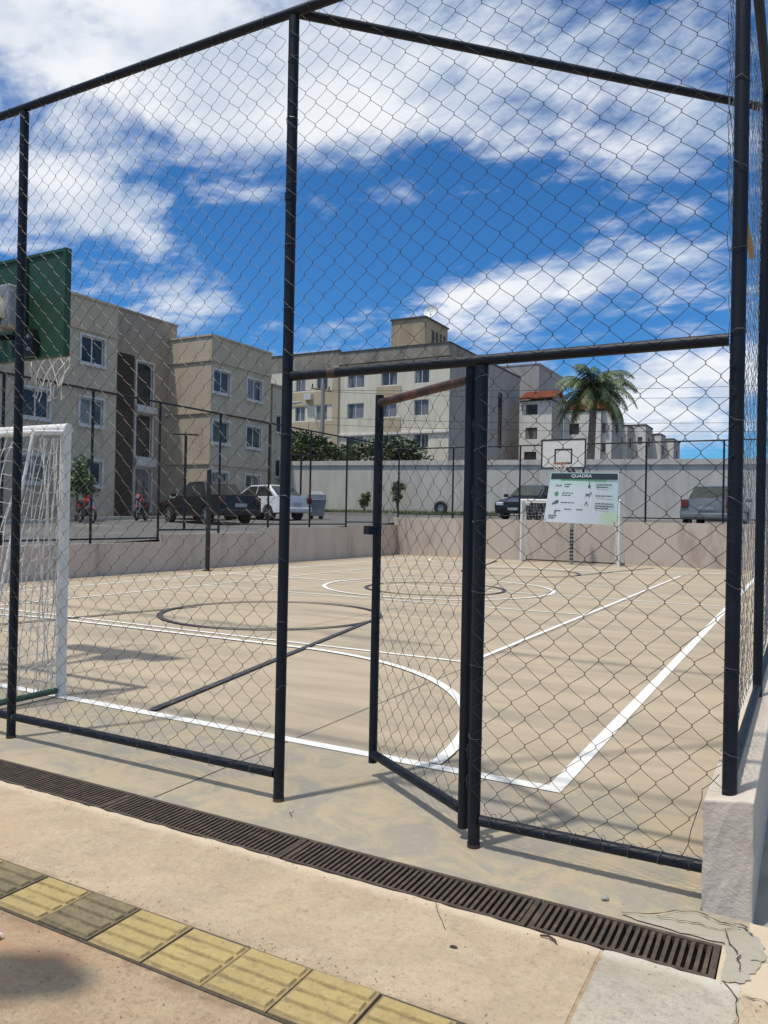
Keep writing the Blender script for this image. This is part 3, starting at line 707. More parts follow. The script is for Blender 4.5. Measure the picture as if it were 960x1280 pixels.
sl = MB(); sl.box(-.265, -.245, 3.75, 4.2, 2.80, 2.85); tag(sl.build('wooden_slat', M['ochre'], bevel=.003), 'ochre slat caught high in the chain link at the right edge', 'slat')

# fences on the retaining walls
LF = thing('chain_link_fence', 'chain link fence on the stepped left retaining wall', 'fence', None, (-14.37, 12.4, .75))
lp = [7.9, 10.15, 12.4, 14.5, 16.8, 19.05, 21.3, 23.6, 25.6]
def wz(y): return [z for a, b, z in STEPS if a <= y <= b][0]
for y in lp: smooth_by_angle(part(MB().tube([(-14.37, y, wz(y)-.01), (-14.37, y, 4.27)], .032, 8), 'post', M['steel'], LF))
rail((-14.37, 3.4, 4.27), (-14.37, 27.4, 4.27), t=LF)
for y0, y1 in zip(lp, lp[1:]): rail((-14.37, y0, max(wz(y0), wz(y1))+.1), (-14.37, y1, max(wz(y0), wz(y1))+.1), t=LF, r=.022)
mb = MB(); chainlink(mb, (-14.335, 7.9, .9), (0, 1, 0), (0, 0, 1), (1, 0, 0), 19.5, 3.4, seed=11, sides=3, fine=False, skip=lambda y, z: z+.9 < wz(min(27.3, y+7.9))+.06); part(mb, 'mesh_panel', M['wire'], LF)
FF = thing('chain_link_fence', 'chain link fence on the far pinkish retaining wall', 'fence', None, (-7, 27.47, 1.48))
for x in (-14.3, -11.95, -9.28, -6.95, -4.82, -2.39, -.3): smooth_by_angle(part(MB().tube([(x, 27.47, 1.47), (x, 27.47, 4.2)], .032, 8), 'post', M['steel'], FF))
rail((-14.35, 27.47, 4.2), (-.3, 27.47, 4.2), t=FF); rail((-14.3, 27.47, 1.62), (-.3, 27.47, 1.62), t=FF, r=.022)
mb = MB(); chainlink(mb, (-14.3, 27.43, 1.6), (1, 0, 0), (0, 0, 1), (0, -1, 0), 14.0, 2.6, seed=12, sides=3, fine=False); part(mb, 'mesh_panel', M['wire'], FF)

# volleyball post
vp = thing('net_post', 'black volleyball net post beside the left retaining wall', 'net post', None, (-13.6, 15.5, 0))
smooth_by_angle(MB().tube([(0, 0, 0), (0, 0, 2.62)], .06, 14).build('pole', M['black'], vp)); MB().disc_solid((0, 0, .012), (0, 0, 1), .12, .022, 16).build('foot', M['black'], vp)
hk = MB(); hk.tube([(.05, 0, 2.4), (.11, 0, 2.42), (.11, 0, 2.5)], .01, 6); hk.build('hook', M['steel'], vp)

# ------------------------------------------------------------------ goals
def goal(label, yline, sgn, net_depth, pipe, cxg=CX, half=1.67, H=2.16):
    t = thing('football_goal', label, 'goal', 'white football goals', (cxg, yline, 0)); r = .042
    for s in (-1, 1):
        smooth_by_angle(MB().tube([(s*half, 0, .0), (s*half, 0, H)], r, 14).build('goalpost', M['goal_white'], t))
    smooth_by_angle(MB().tube([(-half-.035, 0, H), (half+.035, 0, H)], r, 14).build('crossbar', M['goal_white'], t))
    d0, d1 = .30*sgn, net_depth*sgn
    for s in (-1, 1):
        f = MB(); f.tube([(s*half, 0, H-.03), (s*half, d0, H-.06)], .022, 8); f.tube([(s*half, d0, H-.06), (s*half, d1, .06)], .013, 8)
        smooth_by_angle(f.build('side_frame', M['goal_white'], t))
        smooth_by_angle(MB().tube([(s*half, 0, .05), (s*half, d1, .05)], .024, 8).build('ground_pipe', M[pipe], t))
    smooth_by_angle(MB().tube([(-half, d1, .05), (half, d1, .05)], .024, 8).build('ground_pipe', M[pipe], t))
    smooth_by_angle(MB().tube([(-half, d0, H-.06), (half, d0, H-.06)], .020, 8).build('back_bar', M['goal_white'], t))
    nt = MB(); rr = .0034; rng = random.Random(int(yline))
    nx, nzv = 30, 19
    def bp_(i, k):
        a = k/nzv; x = -half+2*half*i/nx; z = (H-.06)*(1-a)+.05*a
        sag = .05*math.sin(math.pi*a)*(1+.5*math.sin(i*1.7))
        return Vector((x+.02*math.sin(k*1.1+i), d0+(d1-d0)*a+sag*sgn+.02*math.sin(i*2.1+k*.7), z-.03*abs(math.sin(i*.9))*(1-a)))
    for i in range(nx+1): nt.tube([bp_(i, k) for k in range(nzv+1)], rr, 4, caps=False)
    for k in range(nzv+1): nt.tube([bp_(i, k) for i in range(nx+1)], rr, 4, caps=False)
    for s in (-1, 1):
        ns = 9
        def spt(i, k):
            a = k/nzv; z = (H-.05)*(1-a)+.05*a; dep = d0+(d1-d0)*a; f_ = i/ns
            return Vector((s*(half-.04*math.sin(math.pi*f_)*math.sin(math.pi*a)+.015*math.sin(k*1.3+i*2)), dep*f_, z-.06*math.sin(math.pi*f_)*(1-a)+.015*math.sin(i*3+k)))
        for i in range(ns+1): nt.tube([spt(i, k) for k in range(nzv+1)], rr, 4, caps=False)
        for k in range(nzv+1): nt.tube([spt(i, k) for i in range(ns+1)], rr, 4, caps=False)
        for q in range(6):   # gathered folds of spare net hanging by the post
            x0, y0 = s*(half-.05-.02*q), d0*.2*q/3
            nt.tube([(x0+.015*math.sin(k*1.2+q), y0+.02*math.cos(k*.9+q*2), H-.08-(H-.1)*k/16) for k in range(17)], rr*1.3, 4, caps=False)
    nt.build('net', M['net'], t)
    return t
goal('near white football goal with sagging net behind the left fence panel', 4.29, -1, .72, 'green_pipe')
goal('far white football goal standing against the far pinkish wall', 26.15, 1, .95, 'rusty_steel', cxg=-7.08)

# ------------------------------------------------------------------ basketball hoops
def hoop(label, yb, side, back_mat, near):
    """yb = plane of the board, side = direction the board faces (+1 = +Y)"""
    t = thing('basketball_hoop', label, 'basketball hoop', 'basketball hoops at the two ends', (CX if near else -7.07, yb, 0))
    z0, z1 = (2.99, 3.95) if near else (3.19, 4.17)
    b = MB(); b.box(-.75, .75, -.018, .018, z0, z1); b.build('backboard', M[back_mat], t)
    fr = MB()
    if near:
        for a in ((-.765, .765, -.03, .03, z1, z1+.03), (-.765, .765, -.03, .03, z0-.03, z0), (.75, .78, -.035, .035, z0-.03, z1+.03), (-.78, -.75, -.035, .035, z0-.03, z1+.03), (-.52, -.47, -.055, -.019, z0, z1), (.18, .23, -.055, -.019, z0, z1)): fr.box(*a)
        fr.build('board_frame', M['board_green'], t)
    else:
        e = side*.02
        for a in ((-.75, .75, z1-.05, z1), (-.75, .75, z0, z0+.05), (-.75, -.70, z0+.05, z1-.05), (.70, .75, z0+.05, z1-.05), (-.295, .295, z0+.61, z0+.655), (-.295, .295, z0+.16, z0+.205), (-.295, -.25, z0+.205, z0+.61), (.25, .295, z0+.205, z0+.61)):
            fr.box(a[0], a[1], min(e, e*1.3), max(e, e*1.3), a[2], a[3])
        fr.build('board_markings', M['black'], t)
    zr = z0+.15 if near else z0+.14; yc = side*.40
    rim = MB(); rim.tube([(.225*math.cos(q), yc+.225*math.sin(q), zr) for q in [2*math.pi*k/24 for k in range(24)]], .010, 6, closed=True)
    rim.box(-.08, .08, min(side*.02, side*.19), max(side*.02, side*.19), zr-.012, zr+.006); rim.build('rim', M['orange'], t)
    nt = MB(); rng = random.Random(4)
    N_ = 10
    for s in (1, -1):
        for k in range(N_):
            pts = []
            for q in range(4):
                a = 2*math.pi*(k+s*.5*q)/N_; r = .225-.03*q
                pts.append((r*math.cos(a)+rng.gauss(0, .008), yc+r*math.sin(a)+rng.gauss(0, .008), zr-.11*q+rng.gauss(0, .008)))
            nt.tube(pts, .0048 if near else .007, 5)
    for k in range(7):
        a = rng.uniform(0, 6.3); r = .14; l = rng.uniform(.06, .2)
        p = Vector((r*math.cos(a), yc+r*math.sin(a), zr-.33))
        nt.tube([p, p+Vector((rng.gauss(0, .01), rng.gauss(0, .01), -l*.5)), p+Vector((rng.gauss(0, .02), rng.gauss(0, .02), -l)), p+Vector((rng.gauss(0, .03), rng.gauss(0, .02), -l+.03))], .0055, 5)
    nt.build('net', M['net'], t)
    pole_y = -side*(.95 if near else 1.2)
    smooth_by_angle(MB().tube([(0, pole_y, 0), (0, pole_y, z0+.55)], .07 if near else .06, 14).build('pole', M['steel'] if near else M['grey_metal'], t))
    arm = MB()
    for s in (-.18, .18):
        arm.tube([(s*.4, pole_y, z0+.5), (s, -side*.05, z0+.62)], .028, 8); arm.tube([(s*.4, pole_y, z0-.05), (s, -side*.05, z0+.2)], .028, 8)
    arm.build('arm', M['steel'], t)
    if not near:
        bd = MB()
        for k in range(9): bd.tube([(0, pole_y, .15+k*.12), (0, pole_y, .2+k*.12)], .066, 12)
        bd.build('padding_bands', M['black'], t)
    else:
        pl = MB(); pl.box(.12, .42, -.10, -.04, z0-.02, z0+.24); pl.build('bracket_plate', M['black'], t)
        bo = MB()
        for x in (.22, .30, .38):
            for z in (z0+.05, z0+.17): bo.disc_solid((x, -.11, z), (0, 1, 0), .02, .03, 10)
        bo.build('bolts', M['silver_bolt'], t)
    return t
hoop('near basketball hoop with dark green board back and ragged white net', 5.0, 1, 'board_green', True)
hoop('far basketball hoop with white black edged board above the far goal', 25.3, -1, 'board_white', False)
# floodlight on the near hoop frame
fl = thing('floodlight', 'grey floodlight box mounted behind the green backboard', 'floodlight', None, (CX+.12, 4.82, 3.22))
MB().box(-.1, .24, -.14, .05, 0, .40).build('housing', M['grey_metal'], fl, bevel=.02)
a = MB(); a.tube([(.06+.14*math.cos(q), -.155, .05+.2*math.sin(q)+.02) for q in [math.pi*k/12 for k in range(13)]], .03, 8); smooth_by_angle(a.build('reflector_rim', M['concrete_pole'], fl))
MB().disc_solid((.06, -.15, .1), (0, 1, 0), .09, .03, 18).build('lens', M['glass'], fl)

# ------------------------------------------------------------------ sign on the fence
SG = thing('sign', 'white court rules sign headed QUADRA wired to the fence right of the gate', 'sign', None, (-.835, 3.275, 1.595))
TLc, TRc, BLc, BRc = (-.968, 1.703), (-.682, 1.698), (-.997, 1.492), (-.690, 1.482)
def sp(u, v, d=0.0):
    x = (TLc[0]*(1-u)+TRc[0]*u)*(v)+(BLc[0]*(1-u)+BRc[0]*u)*(1-v)
    z = (TLc[1]*(1-u)+TRc[1]*u)*(v)+(BLc[1]*(1-u)+BRc[1]*u)*(1-v)
    curl = .010*math.sin(math.pi*u)+.006*(1-v)**2*math.sin(u*5)
    return (x+.835, -curl-d, z-1.595)
def srect(mb, u0, u1, v0, v1, d, n=8):
    for k in range(n):
        a, b_ = u0+(u1-u0)*k/n, u0+(u1-u0)*(k+1)/n
        mb.quad(sp(a, v0, d), sp(b_, v0, d), sp(b_, v1, d), sp(a, v1, d))
def sign_mat():
    m = bpy.data.materials.new('sign_print'); m.use_nodes = True
    t = NT(m.node_tree); p = t.n['Principled BSDF']
    ob = t.new('ShaderNodeTexCoord').outputs['Object']; s = t.new('ShaderNodeSeparateXYZ'); t.l.new(ob, s.inputs[0])
    c = t.mix(t.ramp(s.outputs[2], .02, .085), (.66, .70, .72), (.50, .70, .62))
    c = t.mix(t.ramp(s.outputs[0], .08, .15), c, (.55, .71, .73))
    q = t.math('ADD', t.math('MULTIPLY', t.math('SUBTRACT', s.outputs[0], .115), t.math('SUBTRACT', s.outputs[0], .115)), t.math('MULTIPLY', t.math('ADD', s.outputs[2], .09), t.math('ADD', s.outputs[2], .09)))
    c = t.mix(t.ramp(q, 0, .0028, .6, 0), c, (.52, .66, .32))
    t.l.new(c, p.inputs['Base Color']); p.inputs['Roughness'].default_value = .4
    return m
mb = MB(); srect(mb, 0, 1, 0, 1, 0, 16); srect(mb, 1, 0, 0, 1, -.003, 16); mb.build('panel', sign_mat(), SG)
M['sign_dark'] = mat('sign_dark_print', (.04, .05, .065), None, 10, .4); M['sign_text'] = mat('sign_text_print', (.12, .13, .15), None, 10, .5); M['sign_green'] = mat('sign_green_print', (.07, .36, .15), None, 10, .5); M['sign_white'] = mat('sign_white_print', (.8, .82, .82), None, 10, .4)
mb = MB(); srect(mb, .015, .985, .87, .985, .0015, 16); mb.build('header', M['sign_dark'], SG)
mb = MB(); srect(mb, .17, .83, .845, .866, .0015, 12); mb.build('green_stripe', M['sign_green'], SG)
fc = bpy.data.curves.new('lettering', 'FONT'); fc.body = 'QUADRA'; fc.size = 1; fc.align_x = 'CENTER'; fc.offset = .018
fo = bpy.data.objects.new('lettering_source', fc); COL.objects.link(fo); bpy.context.view_layer.update()
me = bpy.data.meshes.new_from_object(fo.evaluated_get(bpy.context.evaluated_depsgraph_get())); bpy.data.objects.remove(fo)
xs_ = [v.co.x for v in me.vertices]; ys_ = [v.co.y for v in me.vertices]; x0, x1, y0, y1 = min(xs_), max(xs_), min(ys_), max(ys_)
for v in me.vertices: v.co = sp(.325+.30*(v.co.x-x0)/(x1-x0), .892+.075*(v.co.y-y0)/(y1-y0), .0032)
me.materials.clear(); me.materials.append(M['sign_white']); o = bpy.data.objects.new('lettering', me); COL.objects.link(o); o.parent = SG
tx = MB(); ic = MB(); ig = MB()
def words(u, v, wd, lines):
    rng = random.Random(int(u*1000+v*77))
    for k in range(lines):
        a = u; tot_ = wd*(1 if k < lines-1 or lines == 1 else .72); end = u+tot_
        while a < end-.01:
            l = min(rng.uniform(.018, .05), end-a); srect(tx, a, a+l, v-k*.045-.011, v-k*.045+.011, .0016, 1); a += l+.008
words(.24, .765, .10, 2); words(.22, .59, .18, 2); words(.22, .40, .20, 1); words(.06, .135, .14, 2)
words(.70, .765, .22, 2); words(.70, .55, .23, 1); words(.70, .40, .25, 3); words(.28, .27, .10, 1); words(.45, .27, .10, 1)
tx.build('small_print', M['sign_text'], SG)
def sdisc(mb, u, v, r, d=.0017, n=12, ru=None):
    mb.poly([sp(u+(ru or r*.7)*math.cos(2*math.pi*k/n), v+r*math.sin(2*math.pi*k/n), d) for k in range(n)])
def picto(*ops):
    m_ = MB()
    for f_, *a in ops: f_(m_, *a)
    m_.build('pictogram', M['sign_text'], SG)
picto((sdisc, .125, .745, .014), (sdisc, .155, .745, .010), (sdisc, .185, .748, .014), (srect, .10, .2, .728, .735, .0017, 1))
picto((sdisc, .13, .395, .03), (sdisc, .16, .415, .036), (sdisc, .10, .375, .02))
picto((srect, .14, .23, .225, .245, .0017, 1), (srect, .14, .16, .17, .225, .0017, 1))
picto((srect, .595, .603, .74, .83, .0017, 1), (sdisc, .602, .73, .028))
picto((srect, .56, .62, .555, .585, .0017, 1), (srect, .565, .573, .52, .555, .0017, 1), (srect, .607, .615, .52, .555, .0017, 1), (sdisc, .632, .60, .018))
ic.poly([sp(.575, .44, .0017), sp(.583, .44, .0017), sp(.612, .35, .0017), sp(.600, .35, .0017)]); ic.poly([sp(.575, .44, .0018), sp(.583, .44, .0018), sp(.566, .35, .0018), sp(.556, .35, .0018)])
ic.build('pictogram', M['sign_text'], SG)
sdisc(ig, .135, .575, .045); ig.build('green_pictogram', M['sign_green'], SG)
for u, v in ((.03, .93), (.97, .92), (.02, .03), (.97, .03)):
    p = Vector(sp(u, v, .001)); MB().tube([p, p+Vector((0, -.006, .004)), p+Vector((.004, .02, .012))], .0012, 5).build('wire_tie', M['bright_wire'], SG)

# ------------------------------------------------------------------ buildings
def cells(lo, hi, cuts):
    return sorted(set([lo, hi]+[c for c in cuts if lo < c < hi]))
def holed(mb, org, U, V, W, H, holes, depth, N):
    """wall rectangle with real window openings and reveals"""
    org, U, V, N = Vector(org), Vector(U), Vector(V), Vector(N)
    us = cells(0, W, [a for h in holes for a in (h[0], h[1])]); vs = cells(0, H, [a for h in holes for a in (h[2], h[3])])
    for a, b in zip(us, us[1:]):
        for c, d in zip(vs, vs[1:]):
            mu, mv = (a+b)/2, (c+d)/2
            if any(h[0] < mu < h[1] and h[2] < mv < h[3] for h in holes): continue
            mb.quad(org+U*a+V*c, org+U*b+V*c, org+U*b+V*d, org+U*a+V*d)
    for h in holes:
        q = [org+U*h[0]+V*h[2], org+U*h[1]+V*h[2], org+U*h[1]+V*h[3], org+U*h[0]+V*h[3]]
        for k in range(4): mb.quad(q[k], q[(k+1) % 4], q[(k+1) % 4]-N*depth, q[k]-N*depth)
def window(parent, org, U, V, N, h, depth, panes=2, frame='frame', rng=random, trim=.10, glass=None):
    org, U, V, N = Vector(org), Vector(U), Vector(V), Vector(N)
    f = MB()
    def bar(a, b, c, d, n0, n1):
        P = [org+U*x+V*y+N*n for n in (n0, n1) for x, y in ((a, c), (b, c), (b, d), (a, d))]
        i = len(f.v); f.v += [tuple(p) for p in P]; f.f += [(i+3, i+2, i+1, i), (i+4, i+5, i+6, i+7), (i, i+1, i+5, i+4), (i+1, i+2, i+6, i+5), (i+2, i+3, i+7, i+6), (i+3, i, i+4, i+7)]
    a, b, c, d = h; t = .055
    if trim:
        bar(a-trim, a-.004, c-trim, d+trim, .002, .04); bar(b+.004, b+trim, c-trim, d+trim, .002, .04); bar(a-.003, b+.003, d+.004, d+trim, .002, .04); bar(a-trim*.9, b+trim*.9, c-trim-.03, c-.004, .003, .09)
    n0, n1 = -depth*.8, -depth*.8+.05
    bar(a+.003, a+t, c+.003, d-.003, n0, n1); bar(b-t, b-.003, c+.003, d-.003, n0, n1); bar(a+t, b-t, d-t, d-.003, n0, n1); bar(a+t, b-t, c+.003, c+t, n0, n1)
    for k in range(1, panes): x = a+(b-a)*k/panes; bar(x-.03, x+.03, c+t, d-t, n0, n1)
    fo_ = f.build('window', M[frame], parent)
    g_ = MB(); q = n0+.015; g_.quad(*[org+U*x+V*y+N*q for x, y in ((a+.02, c+.02), (b-.02, c+.02), (b-.02, d-.02), (a+.02, d-.02))])
    g_.build('pane', M[glass or rng.choice(['glass', 'curtain', 'curtain'])], fo_)
def box_building(label, x0, x1, y0, y1, z0, z1, mS, mE, S=(), E=(), cap='roofedge', trim=.1, cat='apartment block', group=None, depth=.14, capz=.12, frame='frame', panes=2, bands=(), bandm=None):
    t = thing('apartment_building', label, cat, group, ((x0+x1)/2, (y0+y1)/2, z0)); rng = random.Random(int(abs(x0*13+y0*7)))
    off = Matrix.Translation(-Vector(t.location))
    ws = MB(); holed(ws, (x0, y0, z0), (1, 0, 0), (0, 0, 1), x1-x0, z1-z0, [(a-x0, b-x0, c-z0, d-z0) for a, b, c, d in S], depth, (0, -1, 0))
    ws.quad((x1, y1, z0), (x0, y1, z0), (x0, y1, z1), (x1, y1, z1)); ws.quad((x0, y1, z0), (x0, y0, z0), (x0, y0, z1), (x0, y1, z1))
    ws.quad((x0+.2, y0+.2, z1-.3), (x1-.2, y0+.2, z1-.3), (x1-.2, y1-.2, z1-.3), (x0+.2, y1-.2, z1-.3))
    ws.move(off).build('wall', M[mS], t)
    we = MB(); holed(we, (x1, y0, z0), (0, 1, 0), (0, 0, 1), y1-y0, z1-z0, [(a-y0, b-y0, c-z0, d-z0) for a, b, c, d in E], depth, (1, 0, 0))
    we.move(off).build('side_wall', M[mE], t)
    cp = MB(); e = .05
    for a in ((x0-e, x1+e, y0-e, y0+.2), (x0-e, x1+e, y1-.2, y1+e), (x0-e, x0+.2, y0+.2, y1-.2), (x1-.2, x1+e, y0+.2, y1-.2)): cp.box(a[0], a[1], a[2], a[3], z1-.02, z1+capz)
    cp.move(off).build('roof_edge', M[cap], t)
    if bands:
        for z in bands:
            bd = MB(); bd.box(x0-.03, x1+.06, y0-.06, y0-.003, z, z+.12); bd.box(x1+.003, x1+.06, y0-.003, y1, z, z+.12)
            bd.move(off).build('moulding', M[bandm or mS], t)
    L = t.location
    for h in S: window(t, Vector((0, y0, 0))-L, (1, 0, 0), (0, 0, 1), (0, -1, 0), h, depth, panes, frame, rng, trim)
    for h in E: window(t, Vector((x1, 0, 0))-L, (0, 1, 0), (0, 0, 1), (1, 0, 0), h, depth, panes, frame, rng, trim)
    return t
FL = [(7.85, 8.98), (5.2, 6.33), (2.6, 3.65)]
E1 = [(y, y+1.22, a, b) for a, b in FL for y in (13.6, 16.4, 20.03, 22.78)]
box_building('beige three storey block in shade nearest the left edge', -38, -27.2, 12, 24.75, .6, 10.6, 'beige', 'beige', [], E1, bands=(9.2, 6.68), cap='beige', capz=.08)
stair = box_building('taupe stair tower block recessed between the two beige blocks', -36, -30.2, 24.8, 31.6, .9, 11.6, 'taupe', 'taupe', [], [(28.78, 29.88, 6.98, 9.2), (28.78, 29.88, 4.3, 6.55), (28.78, 29.88, 1.6, 3.75)], cap='taupe', capz=.08, panes=1)
def addp(t, mb, name, m): 
    mb.move(Matrix.Translation(-Vector(t.location))); return mb.build(name, m, t)
pn = MB(); pn.box(-30.19, -30.13, 25.0, 28.55, 1.0, 9.42); addp(stair, pn, 'shaded_brown_panel', M['brown'])  # panel colour includes the deep shade of the recess
hd = MB(); hd.box(-30.19, -29.95, 28.64, 30.02, 6.60, 6.93); hd.box(-30.19, -29.95, 28.64, 30.02, 3.85, 4.2); addp(stair, hd, 'window_spandrel', M['frame'])
dr = MB(); dr.box(-30.19, -29.9, 28.6, 30.2, 1.05, 1.3); addp(stair, dr, 'door_step', M['concrete_pole'])
E2 = [(y, y+1.28, a, b) for a, b in FL for y in (31.17, 33.95)]
b2 = box_building('beige three storey block with sunlit end wall behind the black pickup', -30.68, -27.2, 31, 36.1, 1.1, 10.72, 'beige', 'beige', [], E2, bands=(9.40, 6.68, 4.03), cap='beige', capz=.08)
box_building('lower beige block, a narrow sliver half hidden behind the tall doorway post', -38, -27.25, 36.35, 37.6, 1.3, 8.95, 'beige', 'beige', [], [(36.7, 37.3, 6.3, 7.3), (36.7, 37.3, 3.7, 4.7)], cap='taupe', trim=.05, panes=1)
# light fitting on the end wall and roof parapet pieces
lf = thing('wall_lamp', 'small white lamp on the sunlit end wall of the beige block', 'lamp', None, (-30.3, 30.93, 6.7))
MB().box(-.12, .16, -.16, .06, -.06, .08).build('lamp_body', M['frame'], lf, bevel=.02); MB().tube([(0, .06, 0), (0, .075, 0)], .05, 8).build('mount', M['frame'], lf)

# cream four storey block
SW = []
for zt, zb in ((13.35, 11.85), (10.6, 9.35), (7.95, 6.85), (5.3, 4.1)):
    for xa, xb in ((-38.1, -37.1), (-36.0, -34.9), (-32.97, -31.4), (-29.85, -28.42), (-26.9, -25.63)): SW.append((xa, xb, zb, zt))
CB = box_building('cream four storey block with stained parapet and rooftop water tower', -41, -23.92, 54, 62.2, 1.8, 13.75, 'cream', 'grey_and_shade', SW, [], cap='stained', capz=.05, trim=0)  # grey side wall: shade painted into the colour of a cream block
pr = MB()
for a in ((-41.05, -33.75, 54-.02, 54.2), (-33.75, -23.87, 53.8, 54.2), (-24.12, -23.87, 54.2, 62.2), (-41.05, -40.8, 54.2, 62.2), (-40.8, -24.12, 62.0, 62.25)): pr.box(*a, 13.8, 15.0 if a[0] < -33.7 and a[1] < -33.7 else 14.75)
addp(CB, pr, 'parapet', M['stained'])
pe = MB()
for a in ((-41.05, -33.75, 53.93, 54.25, 15.0), (-33.75, -23.82, 53.75, 54.25, 14.75), (-24.17, -23.82, 54.25, 62.3, 14.75)): pe.box(*a[:4], a[4]-.003, a[4]+.09)
addp(CB, pe, 'parapet_cap', M['roofedge'])
for xa, xb in ((-38.6, -36.7), (-36.6, -34.3), (-30.25, -28.05)):
    for za, zb in ((2, 4.05), (5.35, 6.8), (8.0, 9.3), (10.65, 11.8)):
        st_ = MB(); st_.box(xa, xb, 53.94, 53.997, za, zb); addp(CB, st_, 'tan_panel', M['tan'])
pil = MB(); pil.box(-34.3, -33.75, 53.80, 53.997, 2, 13.72); addp(CB, pil, 'pilaster', M['tan'])
cn = MB(); cn.box(-33.7, -23.9, 53.88, 53.997, 7.98, 8.12); addp(CB, cn, 'moulding', M['whiteface'])
ts = MB(); ts.box(-30.0, -26.94, 55.8, 60.2, 13.4, 17.45); addp(CB, ts, 'tower', M['tower'])
tcp = MB(); tcp.box(-30.1, -26.84, 55.7, 60.3, 17.45, 17.57); addp(CB, tcp, 'tower_cap', M['roofedge'])
vn = MB()
for k in range(4): vn.box(-26.935, -26.90, 57.1+k*.75, 57.5+k*.75, 15.3, 16.7)
addp(CB, vn, 'vents', M['roofedge'])
dh = thing('satellite_dish', 'white satellite dish on top of the rooftop water tower', 'satellite dish', None, (-27.2, 57.2, 17.57))
d_ = MB(); n = 16
for r0, r1 in ((0.0, .3), (.3, .5), (.5, .62)):
    for k in range(n):
        a, b_ = 2*math.pi*k/n, 2*math.pi*(k+1)/n
        f_ = lambda r, q: (r*math.cos(q), -.35*r*r/.6-.0, .75+r*math.sin(q))
        d_.quad(f_(r0, a), f_(r0, b_), f_(r1, b_), f_(r1, a))
o = d_.build('dish', M['goal_white'], dh); o.data.transform(Matrix.Rotation(rad(-25), 4, 'X'))
MB().tube([(0, .05, 0), (0, .05, .6), (0, .2, .75)], .035, 8).build('mast', M['grey_metal'], dh); MB().tube([(0, .1, .3), (0, -.35, .85), (0, -.6, 1.0)], .015, 6).build('feed_arm', M['grey_metal'], dh)
ac = MB(); ac.box(-37.0, -36.3, 53.6, 53.93, 11.1, 11.6); o = addp(CB, ac, 'air_conditioner', M['frame'])

# farther blocks
GB2 = box_building('grey block with narrow lit edge between the cream block and the red roof', -27.9, -26.9, 70, 79, 2.5, 16.45, 'cream', 'grey_and_shade', [], [(72.6, 73.8, 8.5, 14)], trim=0, frame='roofedge', panes=1)
box_building('plain grey stair tower rising behind the red roof', -30.0, -25.3, 80.5, 90, 2.5, 18.1, 'grey_and_shade', 'grey_and_shade', [], [], cap='grey_and_shade')
RB = box_building('white three storey block with red tiled roof behind the palm', -25.5, -22.2, 75, 79.2, 2.5, 13.3, 'whiteface', 'grey_and_shade', [(-24.85, -23.65, 11.95, 12.95), (-24.85, -23.65, 9.5, 10.65), (-24.95, -23.7, 7.1, 8.25)], [], cap='roofedge', trim=0, capz=.1, frame='roofedge')  # grey side stands for shade on the white wall
def gable(t, x0, x1, y0, y1, z, h, ov=.3):
    """tiled roof, ridge along x"""
    y0 -= ov+.1; y1 += ov; x1 += ov; m_ = MB(); ym = (y0+y1)/2
    for dz in (0, -.12):
        a, b, c, d, e, f_ = (x0, y0, z+dz), (x1, y0, z+dz), (x1, ym, z+h+dz), (x0, ym, z+h+dz), (x1, y1, z+dz), (x0, y1, z+dz)
        m_.quad(a, b, c, d); m_.quad(d, c, e, f_)
        if dz == 0: m_.quad(a, (a[0], a[1], z-.12), (b[0], b[1], z-.12), b); m_.poly([b, (x1, y0, z-.12), (x1, ym, z+h-.12), c]); m_.poly([c, (x1, ym, z+h-.12), (x1, y1, z-.12), e])
    k = 0.0
    while y0+k < ym:      # courses of round tiles
        zz = z+h*k/(ym-y0)+.03; m_.tube([(x0, y0+k, zz), (x1, y0+k, zz)], .05, 6); k += .38
    addp(t, m_, 'roof', M['rooftile'])
    gw = MB(); gw.poly([(x1-ov-.02, y0+ov+.1, z-.13), (x1-ov-.02, y1-ov, z-.13), (x1-ov-.02, ym, z+h-.25)]); addp(t, gw, 'gable_wall', M['grey_and_shade'])
gable(RB, -25.45, -22.2, 75, 79.2, 13.55, 1.0)
RB2 = box_building('second white block with red tiled roof partly behind the palm crown', -22.2, -18.4, 79.3, 88, 2.6, 12.6, 'whiteface', 'grey_and_shade', [(-21.6, -20.6, 10.3, 11.4)], [], cap='roofedge', trim=0, capz=.1, frame='roofedge')  # shaded side of the white block is painted grey
gable(RB2, -22.2, -18.4, 79.6, 86, 12.85, 1.2)
row = [('white and shade-grey block directly right of the palm trunk', -20.2, -17.47, 80, 85.0, 12.75, [(-19.05, -18.08, 10.45, 11.4), (-19.05, -18.08, 8.5, 9.45)]),
       ('second narrow white and shade-grey block right of the palm', -21, -16.94, 85.1, 88.5, 11.7, []),
       ('third white and shade-grey block right of the palm, half way along the row', -21, -15.67, 88.6, 93.0, 12.1, [(-16.5, -16.0, 10.0, 10.8)]),
       ('fourth small white and shade-grey block near the far end of the row', -20, -14.78, 93.1, 96.4, 11.5, []),
       ('smallest white and shade-grey block at the right end of the row', -20, -13.88, 96.5, 101.6, 11.25, [])]
for lb, x0, x1, y0, y1, z1, S in row: box_building(lb, x0, x1, y0, y1, 2.6, z1, 'whiteface', 'grey_and_shade', S, [((y0+y1)/2-.5, (y0+y1)/2+.5, z1-2.2, z1-1.2)], trim=0, group='row of white and shade-grey blocks', frame='roofedge')  # grey side walls are shade painted on white blocks

